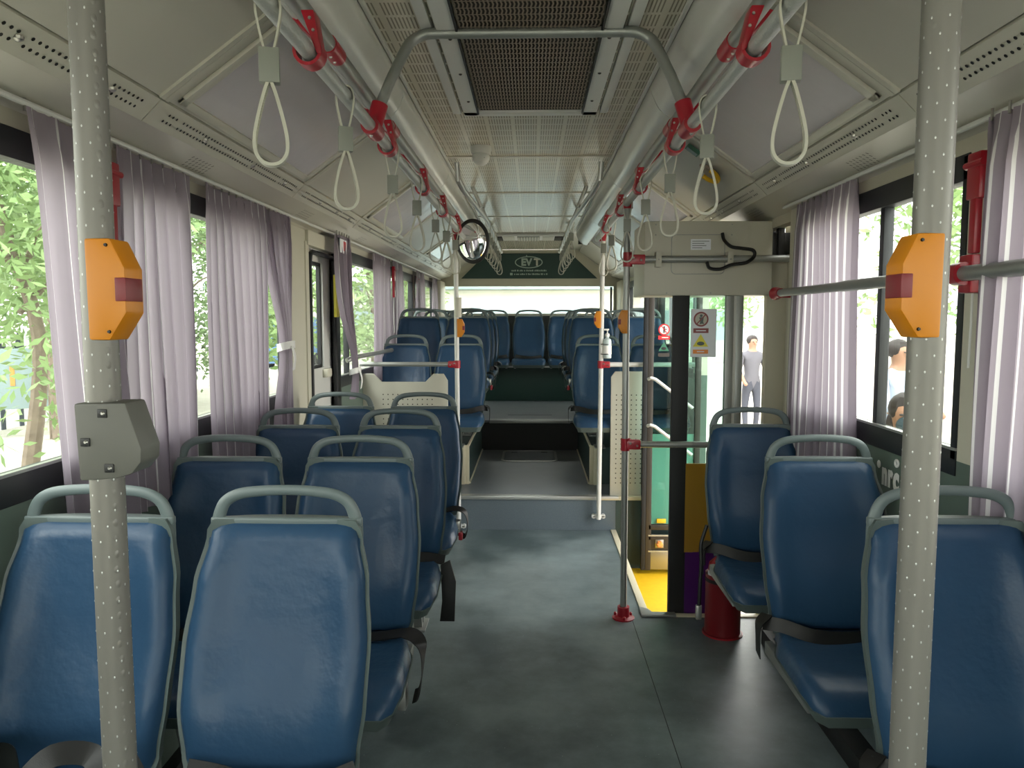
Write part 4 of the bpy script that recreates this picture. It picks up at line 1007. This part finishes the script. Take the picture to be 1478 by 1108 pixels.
# ================================================================ curtains
def curtain(side, y0, y1, label, ztop=2.045, zbot=.96, tie=None, pleat=.075, seed=0, twist=0, lean=0, stripes=1, xoff=.045):
    rnd = random.Random(seed); x = (WL if side < 0 else WR) - side * xoff
    t = thing('curtain', label, 'curtain', (0, 0, 0), 'striped mauve curtains')
    NU = max(24, int((y1 - y0) / pleat) * 10); NV = 26
    npl = (y1 - y0) / pleat; ph = [rnd.uniform(-.5, .5) for _ in range(50)]
    vs = []; uv = []
    for i in range(NV + 1):
        v = i / NV; z = ztop + (zbot - ztop) * v
        for j in range(NU + 1):
            u = j / NU; k = u * npl
            amp = (.013 if side < 0 and not tie else .020) * (.35 + .65 * sm(v / .12)) + .006 * v
            wob = math.sin(k * 2 * PI + .6 * math.sin(u * 9 + seed) + ph[int(k) % 50] * .6 * v)
            wob = math.copysign(abs(wob) ** .8, wob)
            dx = amp * wob + .008 * math.sin(u * 5 + v * 3 + seed)
            if v < .05: dx += .004 * math.sin(k * 8 * PI)
            yy = y0 + (y1 - y0) * u + .012 * math.sin(k * 2 * PI + 1.3)
            if tie:
                zt, wd, yc, xc = tie
                f_ = math.exp(-((z - zt) / (.30 if z > zt else .5)) ** 2) if z > zt else (.35 + .65 * math.exp(-((z - zt) / .25) ** 2))
                f_ = min(1, f_ * 1.02); yy = yy * (1 - f_) + (yc + (u - .5) * wd) * f_; dx = dx * (1 - .3 * f_) + side * (-xc) * f_
            yy += lean * v
            vs.append((x + dx, yy, z)); uv.append((k * stripes + (.48 if side < 0 else 0), v))
    n = NU + 1
    fs = [(i * n + j, i * n + j + 1, (i + 1) * n + j + 1, (i + 1) * n + j) for i in range(NV) for j in range(NU)]
    m = MB(); m.add(vs, fs); o = m.build('cloth', 'curtain', t, 180, fix=False)
    ul = o.data.uv_layers.new(name='UVMap')
    for lp in o.data.loops: ul.data[lp.index].uv = uv[lp.vertex_index]
    hd = MB(); y = y0 + .02
    while y < y1: hd.tube([(x, y, ztop - .01), (x, y, ztop + .02)], .004, 6); y += pleat
    hd.build('curtain_hooks', 'steel', t, kind='stuff')
    if tie:
        zt, wd, yc, xc = tie
        xx = x - side * xc; lp = [(xx + (.035) * math.cos(a), yc + (wd * .55) * math.sin(a), zt + .01 * math.cos(a)) for a in [2 * PI * k / 20 for k in range(22)]]
        MB().ribbon(lp, (0, 0, 1), .035, .004).build('tie_band', 'white', t)
        MB().ribbon(bez([(xx - side * .035, yc - .02, zt), (xx - side * .05, yc - .03, zt - .05), (xx - side * .04, yc - .02, zt - .11)], 5), (0, 1, 0), .03, .003).build('tie_end', 'white', t)
    return t
curtain(-1, 1.80, 2.16, 'striped curtain behind the near pole by the first fence side window', seed=1, lean=.10, pleat=.10, xoff=.05)
curtain(-1, 2.20, 2.70, 'striped curtain between the near pole and the narrow window gap', seed=2, pleat=.072)
curtain(-1, 2.82, 3.46, 'striped curtain hanging flat before the knotted one, fence side', seed=3, pleat=.072)
curtain(-1, 3.44, 3.80, 'grey shaded curtain gathered with a white tie ahead of the cream post', seed=4, tie=(1.42, .13, 3.62, .03), pleat=.06, stripes=.5)
curtain(-1, 4.50, 4.84, 'grey curtain tied against the black post of the emergency door', seed=5, tie=(1.22, .09, 4.86, .015), zbot=1.05, pleat=.06, stripes=.5, xoff=.10)
curtain(-1, 5.80, 6.50, 'pale curtain of the window behind the emergency door', seed=6, zbot=1.05)
curtain(-1, 6.56, 7.10, 'pale curtain beyond the far red hammer', seed=7, zbot=1.05)
curtain(-1, 7.96, 8.5, 'short pale curtain near the rear on the fence side', seed=8, zbot=1.15)
curtain(-1, 9.3, 9.75, 'last pale curtain beside the rear corner, fence side', seed=9, zbot=1.15)
curtain(1, 2.80, 3.44, 'flat striped curtain beside the cream pillar on the entrance side', seed=10, pleat=.07, lean=-.02)
curtain(1, 1.60, 1.98, 'dark folded curtain beside the red hammer on the entrance side', seed=11, pleat=.07, xoff=.07)
curtain(1, .85, 1.56, 'deeply pleated striped curtain at the near entrance side window', seed=12, pleat=.085, xoff=.07)
curtain(1, 5.85, 6.45, 'striped curtain behind the entrance door on the raised part', seed=13, zbot=1.1)
curtain(1, 7.3, 7.9, 'striped curtain near the rear on the entrance side', seed=14, zbot=1.1)
st(MB().cyl((WL + .05, .2, 2.055), (WL + .05, 10.0, 2.055), .008, 8).build('trim_3', 'white_paint'), 'curtain track above the fence side windows', 'track')
st(MB().cyl((WR - .05, .2, 2.055), (WR - .05, 3.6, 2.055), .008, 8).build('trim_4', 'white_paint'), 'curtain track above the entrance side windows', 'track')
tb = tag(MB().ell((1.165, 3.44, 1.30), (.02, .03, .06)).build('curtain_tie', 'white'), 'white cloth tie bunched on the cream pillar', 'tie')

# hammers
def hammer(x, y, z, side, label, white=False):
    t = thing('window_hammer', label, 'hammer', (x, y, z), 'red emergency hammer holders')
    MB().box(-.012, .012, -.03, .03, -.06, .06, .005).build('holder', 'red', t)
    MB().box(-.010, .010, -.014, .014, -.20, -.05, .005).build('hammer_handle', 'red', t)
    MB().cyl((-side * .008, -.04, .03), (-side * .008, .04, .03), .010, 10).build('hammer_head', 'red', t)
    MB().tube(bez([(0, 0, -.2), (.005 * side, .005, -.35), (0, .0, -.5)], 4), .0035, 6).build('wire', 'white_paint', t)
    return t
hammer(WL + .05, 2.18, 1.93, -1, 'red hammer in its holder beside the near pole on the fence side')
hammer(WR - .045, 2.065, 1.92, 1, 'red hammer with serrated handle on the entrance side pillar')
hammer(WL + .07, 6.53, 1.93, -1, 'red hammer between the pale curtains behind the emergency door')
hammer(WL + .04, 8.07, 1.93, -1, 'small red hammer near the rear corner on the fence side')
lt = thing('white_label', 'small white printed label hanging above the emergency door curtain', 'label', (WL + .11, 4.62, 2.0))
MB().box(-.012, .0, -.10, .10, -.02, .025, .003).build('label_holder', 'black', lt)
MB().box(0, .004, -.085, .085, -.06, .02).build('label_sheet', 'paper', lt, 0)
MB().box(.004, .006, -.0, .05, -.045, .01).build('red_print', 'sign_red', lt, 0)
e2 = thing('wall_sticker', 'small red and white sticker on the pillar under the entrance side hammer', 'sticker', (WR - .006, 2.04, 1.79))
MB().box(-.002, .002, -.03, .03, -.035, .035).build('sheet', 'paper', e2, 0)
MB().box(-.004, -.002, -.02, .02, -.02, .02).build('print', 'sign_brown', e2, 0)
# yellow pull handle + green tag on the sloped panel, entrance side
yh = thing('emergency_handle', 'yellow pull handle set in the sloped panel above the door', 'handle', (sx(1, .86), 3.72, 2.245))
MB().lathe([(.055, 0), (.06, -.006), (.05, -.014)], n=24).build('handle_cup', 'grille_bars', yh)
MB().tube([(.055 * math.cos(a), .075 * math.sin(a), -.02) for a in [math.radians(v) for v in range(-100, 101, 20)]], .011, 8).build('pull_grip', 'yellow', yh)
yh.rotation_euler = (0, math.radians(36), 0)
gt = thing('green_sticker', 'small green and white sticker on the sloped panel by the strap rail', 'sticker', (sx(1, .76), 3.64, 2.325))
MB().box(-.035, .035, -.05, .05, -.004, -.001, .001).build('sheet', 'sign_green', gt); MB().box(-.028, .028, .0, .04, -.006, -.0045).build('print', 'sign_blue_grey', gt, 0)
gt.rotation_euler = (0, math.radians(36), 0)
# white lettering on the green panel under the entrance side window
lw = thing('wall_lettering', 'white lettering on the green panel below the entrance side window', 'lettering', (WR - .004, 2.565, 1.03))
o = text('letter', 'n', .105, 'white', lw, (0, .04, -.005), (PI / 2, 0, -PI / 2), bold=.006)
o.scale = (.72, 1, 1)
o = text('letter', 'r', .105, 'white', lw, (0, .0, -.005), (PI / 2, 0, -PI / 2), bold=.006)
o.scale = (.72, 1, 1)
o = text('letter', 'c', .12, 'white', lw, (0, -.043, -.008), (PI / 2, 0, -PI / 2), bold=.006)
o.scale = (.72, 1, 1)
MB().tube([(0, -.043 + .011 * math.cos(a), .048 + .011 * math.sin(a)) for a in [2 * PI * k / 14 for k in range(16)]], .004, 6, caps=False).build('ring_mark', 'white', lw)
MB().ell((0, .085, .022), (.002, .014, .014)).build('dot_mark', 'white', lw)

# ================================================================ OUTSIDE
gd = st(MB().box(-60, 60, -40, 90, -.45, -.38).build('ground', 'asphalt', smooth=0), 'pale sunlit road outside the bus', 'ground')
cu = MB()
k0 = tag(MB().box(-3.5, -3.25, -5, 40, -.4, -.22, .02).build('curb', 'concrete'), 'long pale kerb beyond the fence side windows', 'curb')
k0['kind'] = 'structure'
gs = st(MB().box(-14, -3.5, -5, 60, -.4, -.24).build('ground_verge', 'concrete', smooth=0), 'gravel verge behind the kerb', 'ground')
def tree(x, y, h, r, label, seed, lm, n=1500, low=1.2):
    rnd = random.Random(seed); t = thing('tree', label, 'tree', (x, y, -.3), 'leafy trees outside the bus')
    pth = bez([(0, 0, 0), (rnd.uniform(-.15, .15), .1, h * .3), (rnd.uniform(-.3, .3), .0, h * .6), (0, 0, h * .85)], 5)
    m = MB(); m.tube(pth, [.095 - .06 * i / (len(pth) - 1) for i in range(len(pth))], 8, [.095 - .06 * i / (len(pth) - 1) for i in range(len(pth))]); m.build('trunk', 'bark', t)
    for k in range(5):
        a = rnd.uniform(0, 2 * PI); z = h * rnd.uniform(.3, .7)
        m = MB(); m.tube(bez([(0, 0, z), (math.cos(a) * r * .4, math.sin(a) * r * .4, z + .5), (math.cos(a) * r * .8, math.sin(a) * r * .8, z + .7)], 4), [.035 - .003 * i for i in range(9)], 6, [.035 - .003 * i for i in range(9)]); m.build('branch', 'bark', t)
    cl = [(rnd.gauss(0, r * .45), rnd.gauss(0, r * .45), rnd.uniform(low, h)) for _ in range(28)]
    f = MB()
    for _ in range(n):
        c = rnd.choice(cl); p = Vector((c[0] + rnd.gauss(0, .38), c[1] + rnd.gauss(0, .38), c[2] + rnd.gauss(0, .32)))
        s = rnd.uniform(.05, .10) if n > 6000 else rnd.uniform(.07, .15); d = Vector((rnd.gauss(0, 1), rnd.gauss(0, 1), rnd.gauss(-.3, .6))).normalized(); w = d.cross(Vector((rnd.gauss(0, 1), rnd.gauss(0, 1), rnd.gauss(0, 1)))).normalized() * s * .35
        f.add([p - d * s, p + w, p + d * s, p - w], [(0, 1, 2, 3)])
    f.build('foliage', lm, t, 0, fix=False, kind='stuff')
spots = [(-5.6, 4.4, 5, 1.4, 'a'), (-7.05, 11.2, 5.5, 1.6, 'b'), (-5.6, 8.3, 5.5, 1.4, 'a'), (-7.2, 15.5, 6, 1.8, 'b'), (-5.2, 16.5, 6, 1.7, 'a'), (-7.4, 20.5, 6.5, 2, 'b'), (-5.0, 24, 6.5, 2, 'a'), (-11.6, 13.5, 7, 2.2, 'b'), (-11.2, 18.5, 7, 2.3, 'a'), (-4.8, 30, 7, 2.2, 'b')]
tl = ['nearest the fence side window, in front of the picket fence', 'with bare lower trunk by the blue grey board', 'seen through the narrow gap between striped curtains', 'behind the knotted curtain', 'seen through the emergency door window', 'seen in the window behind the emergency door', 'far along the kerb by the rear windows', 'standing behind the board and picket fence', 'tall and deep behind the kerb row', 'farthest along the kerb']
for i, (x, y, h, r, q) in enumerate(spots): tree(x, y, h, r, 'light green tree ' + tl[i], 20 + i, 'leaf_' + q, (9500 if i < 4 else 5200), 1.0 if i != 1 else 2.1)
for i, (x, y, h, r, q) in enumerate([(6.5, 12.5, 5.5, 1.5, 'a'), (4.6, 17.5, 6, 1.6, 'b'), (10, 17, 7, 2.2, 'b'), (6.6, 26, 7, 2.2, 'a')]):
    tree(x, y, h, r, 'light green tree ' + ['above the man in the white shirt', 'seen through the entrance doorway', 'behind the road on the entrance side', 'far behind the entrance doorway'][i], 50 + i, 'leaf_' + q, 2000, 2.0)
fe = thing('picket_fence', 'dark fence with white pickets beyond the trees', 'fence', (-8.6, 3.5, -.3))
for k in range(2): MB().box(-.03, .03, 0, 16, .5 + k * .8, .6 + k * .8).build('rail_bar', 'fence_dark', fe, 0)
pm = MB().prism([(-.05, 0), (.05, 0), (.05, 1.5), (0, 1.6), (-.05, 1.5)], .03, .05, 'X').mesh('picket', 'fence_dark', 0)
pw = MB().prism([(-.05, 0), (.05, 0), (.05, 1.5), (0, 1.6), (-.05, 1.5)], .03, .05, 'X').mesh('picket', 'fence_white', 0)
for k in range(70):
    o = bpy.data.objects.new('picket', pw if k % 2 else pm); C.objects.link(o); o.parent = fe; o.location = (0, .1 + k * .225, .02 * (k % 3))
bd = thing('display_board', 'blue grey board on trestle legs on the gravel verge', 'board', (-7.75, 11.2, -.24), rz=.5)
MB().box(-.55, .55, -.03, .03, .45, 1.35, .01).build('board_panel', 'sign_blue_grey', bd)
m = MB(); 
for x in (-.5, .5): m.tube([(x, -.25, 0), (x, 0, 1.3), (x, .25, 0)], .02, 6)
m.build('trestle', 'bark', bd); MB().box(.0, .06, -.04, -.03, .8, 1.1).build('orange_mark', 'sign_orange', bd, 0)

def person(x, y, rz, label, shirt, legs, hgt=1.7, mask=None, longhair=False, hairm='hair', arm=0):
    t = thing('person', label, 'person', (x, y, -.38), rz=rz)
    k = hgt / 1.7
    me = bpy.data.meshes.new('body')
    J = {'pel': (0, 0, .92), 'wa': (0, 0, 1.08), 'ch': (0, .01, 1.28), 'sh': (0, .01, 1.40), 'ne': (0, 0, 1.46), 'h1': (0, -.01, 1.53), 'h2': (0, -.015, 1.61), 'h3': (0, -.005, 1.655)}
    R = {'pel': .13, 'wa': .115, 'ch': .13, 'sh': .10, 'ne': .052, 'h1': .07, 'h2': .088, 'h3': .06}
    E_ = [('pel', 'wa'), ('wa', 'ch'), ('ch', 'sh'), ('sh', 'ne'), ('ne', 'h1'), ('h1', 'h2'), ('h2', 'h3')]
    for s, n in ((-1, 'l'), (1, 'r')):
        J.update({n+'s': (s * .17, .01, 1.38), n+'e': (s * .24, -.03 - .08 * arm, 1.12), n+'w': (s * .20, -.14 - .12 * arm, .95 + .14 * arm), n+'hd': (s * .18, -.20 - .12 * arm, .89 + .16 * arm),
                  n+'hp': (s * .09, 0, .86), n+'k': (s * .10, -.02 * s, .48), n+'a': (s * .11, .05 * s, .09), n+'t': (s * .12, .05 * s - .13, .04)})
        R.update({n+'s': .06, n+'e': .042, n+'w': .03, n+'hd': .032, n+'hp': .085, n+'k': .055, n+'a': .042, n+'t': .035})
        E_ += [('sh', n+'s'), (n+'s', n+'e'), (n+'e', n+'w'), (n+'w', n+'hd'), ('pel', n+'hp'), (n+'hp', n+'k'), (n+'k', n+'a'), (n+'a', n+'t')]
    K = list(J); me.from_pydata([tuple(c * k for c in J[q]) for q in K], [(K.index(a), K.index(b)) for a, b in E_], [])
    o = bpy.data.objects.new('body', me); C.objects.link(o); o.parent = t
    sk = o.modifiers.new('s', 'SKIN'); 
    for i, q in enumerate(K): me.skin_vertices[0].data[i].radius = (R[q] * k * (1.25 if q in ('ch', 'pel', 'sh') else 1), R[q] * k)
    me.skin_vertices[0].data[0].use_root = True
    o.modifiers.new('d', 'SUBSURF').levels = 1; o.modifiers['d'].render_levels = 2
    for mm in (shirt, legs, 'skin'): me.materials.append(MAT[mm])
    # bake the modifiers, then colour faces by height
    dg = bpy.context.evaluated_depsgraph_get(); ev = bpy.data.meshes.new_from_object(o.evaluated_get(dg)); o.modifiers.clear(); o.data = ev
    for p in ev.polygons:
        c = p.center / k; p.use_smooth = True
        p.material_index = 1 if (c.z < .93 and abs(c.x) < .19 and c.y > -.12 or c.z < .8) else (2 if c.z > 1.45 or (c.z < 1.1 and abs(c.x) > .15 and c.y < -.10) else 0)
    hr_ = MB(); hr_.ell((0, .012 * k, 1.625 * k), (.093 * k, .10 * k, .09 * k))
    if longhair: hr_.ell((0, .05 * k, 1.50 * k), (.10 * k, .06 * k, .17 * k))
    hr_.v = [(a, b if b > -.055 * k or c > 1.66 * k else -.055 * k, c) for a, b, c in hr_.v]
    hr_.build('hair', hairm, t)
    if mask: MB().ell((0, -.085 * k, 1.545 * k), (.06 * k, .035 * k, .05 * k)).build('face_mask', mask, t)
    e_ = MB()
    for s in (-1, 1): e_.ell((s * .032 * k, -.092 * k, 1.60 * k), (.014 * k, .008 * k, .007 * k), 8, 5)
    e_.build('eyes', 'hair', t)
    n_ = MB().ell((0, -.10 * k, 1.575 * k), (.012 * k, .016 * k, .02 * k), 8, 5)
    if not mask: n_.build('nose', 'skin', t)
    return t
person(3.25, 6.9, .4, 'person in a white shirt with black hair outside the entrance side window', 'shirt_white', 'trousers', 1.74, arm=1)
person(1.84, 3.80, -.35, 'person with long hair and a dark face mask close to the entrance side window', 'shirt_white', 'trousers', 1.56, 'mask', True)
person(3.55, 12.5, .2, 'person in grey top walking, seen through the entrance doorway', 'shirt_grey', 'trousers', 1.66)
bv = thing('parked_van', 'pale blue van parked beyond the kerb behind the trees', 'van', (-9.0, 30, -.38))
MB().prism([(-2.2, .3), (2.2, .3), (2.2, 1.1), (1.6, 1.3), (1.1, 1.95), (-2.1, 2.0), (-2.2, 1.4)], -.9, .9, 'X', .05).build('body_shell', 'shirt_blue', bv)
for y in (-1.4, 1.4):
    for x in (-.85, .85): MB().lathe([(.32, -.1), (.34, 0), (.32, .1)], (x, y, .34), 18, 'X').build('wheel', 'rubber', bv)
hs = thing('building', 'pale low building across the road behind the bus', 'building', (0, 34, -.38))
MB().box(-14, 14, 0, 6, 0, 3.2, .05).build('wall_block', 'house', hs); MB().box(-14.4, 14.4, -.5, 6.4, 3.2, 3.5, .05).build('roof', 'sign_blue_grey', hs)
for k in range(7): MB().box(-12 + k * 4, -10 + k * 4, -.03, .05, 1.0, 2.3).build('window', 'sign_blue_grey', hs, 0)

mv = thing('parked_minibus', 'pale grey minibus parked close behind the rear window', 'minibus', (-.12, 14.0, -.38))
MB().prism([(0, .35), (0, 1.0), (.15, 1.3), (.55, 2.22), (.85, 2.31), (4.6, 2.33), (4.8, 2.1), (4.8, .35)], -1.2, 1.2, 'X', .07).build('body_shell', 'house', mv)
MB().prism([(.12, 1.30), (.50, 2.16), (.52, 2.16), (.14, 1.30)], -1.02, 1.02, 'X').build('windscreen', 'sign_blue_grey', mv, 0)
for x in (-.85, .85): MB().lathe([(.09, -.03), (.11, 0), (.11, .05)], (x, -.01, .85), 16, 'Y').build('headlamp', 'white', mv)
for x in (-1.1, 1.1):
    for y in (.9, 3.9): MB().lathe([(.30, -.11), (.33, -.08), (.33, .08), (.30, .11)], (x, y, .33), 20, 'X').build('wheel', 'rubber', mv)
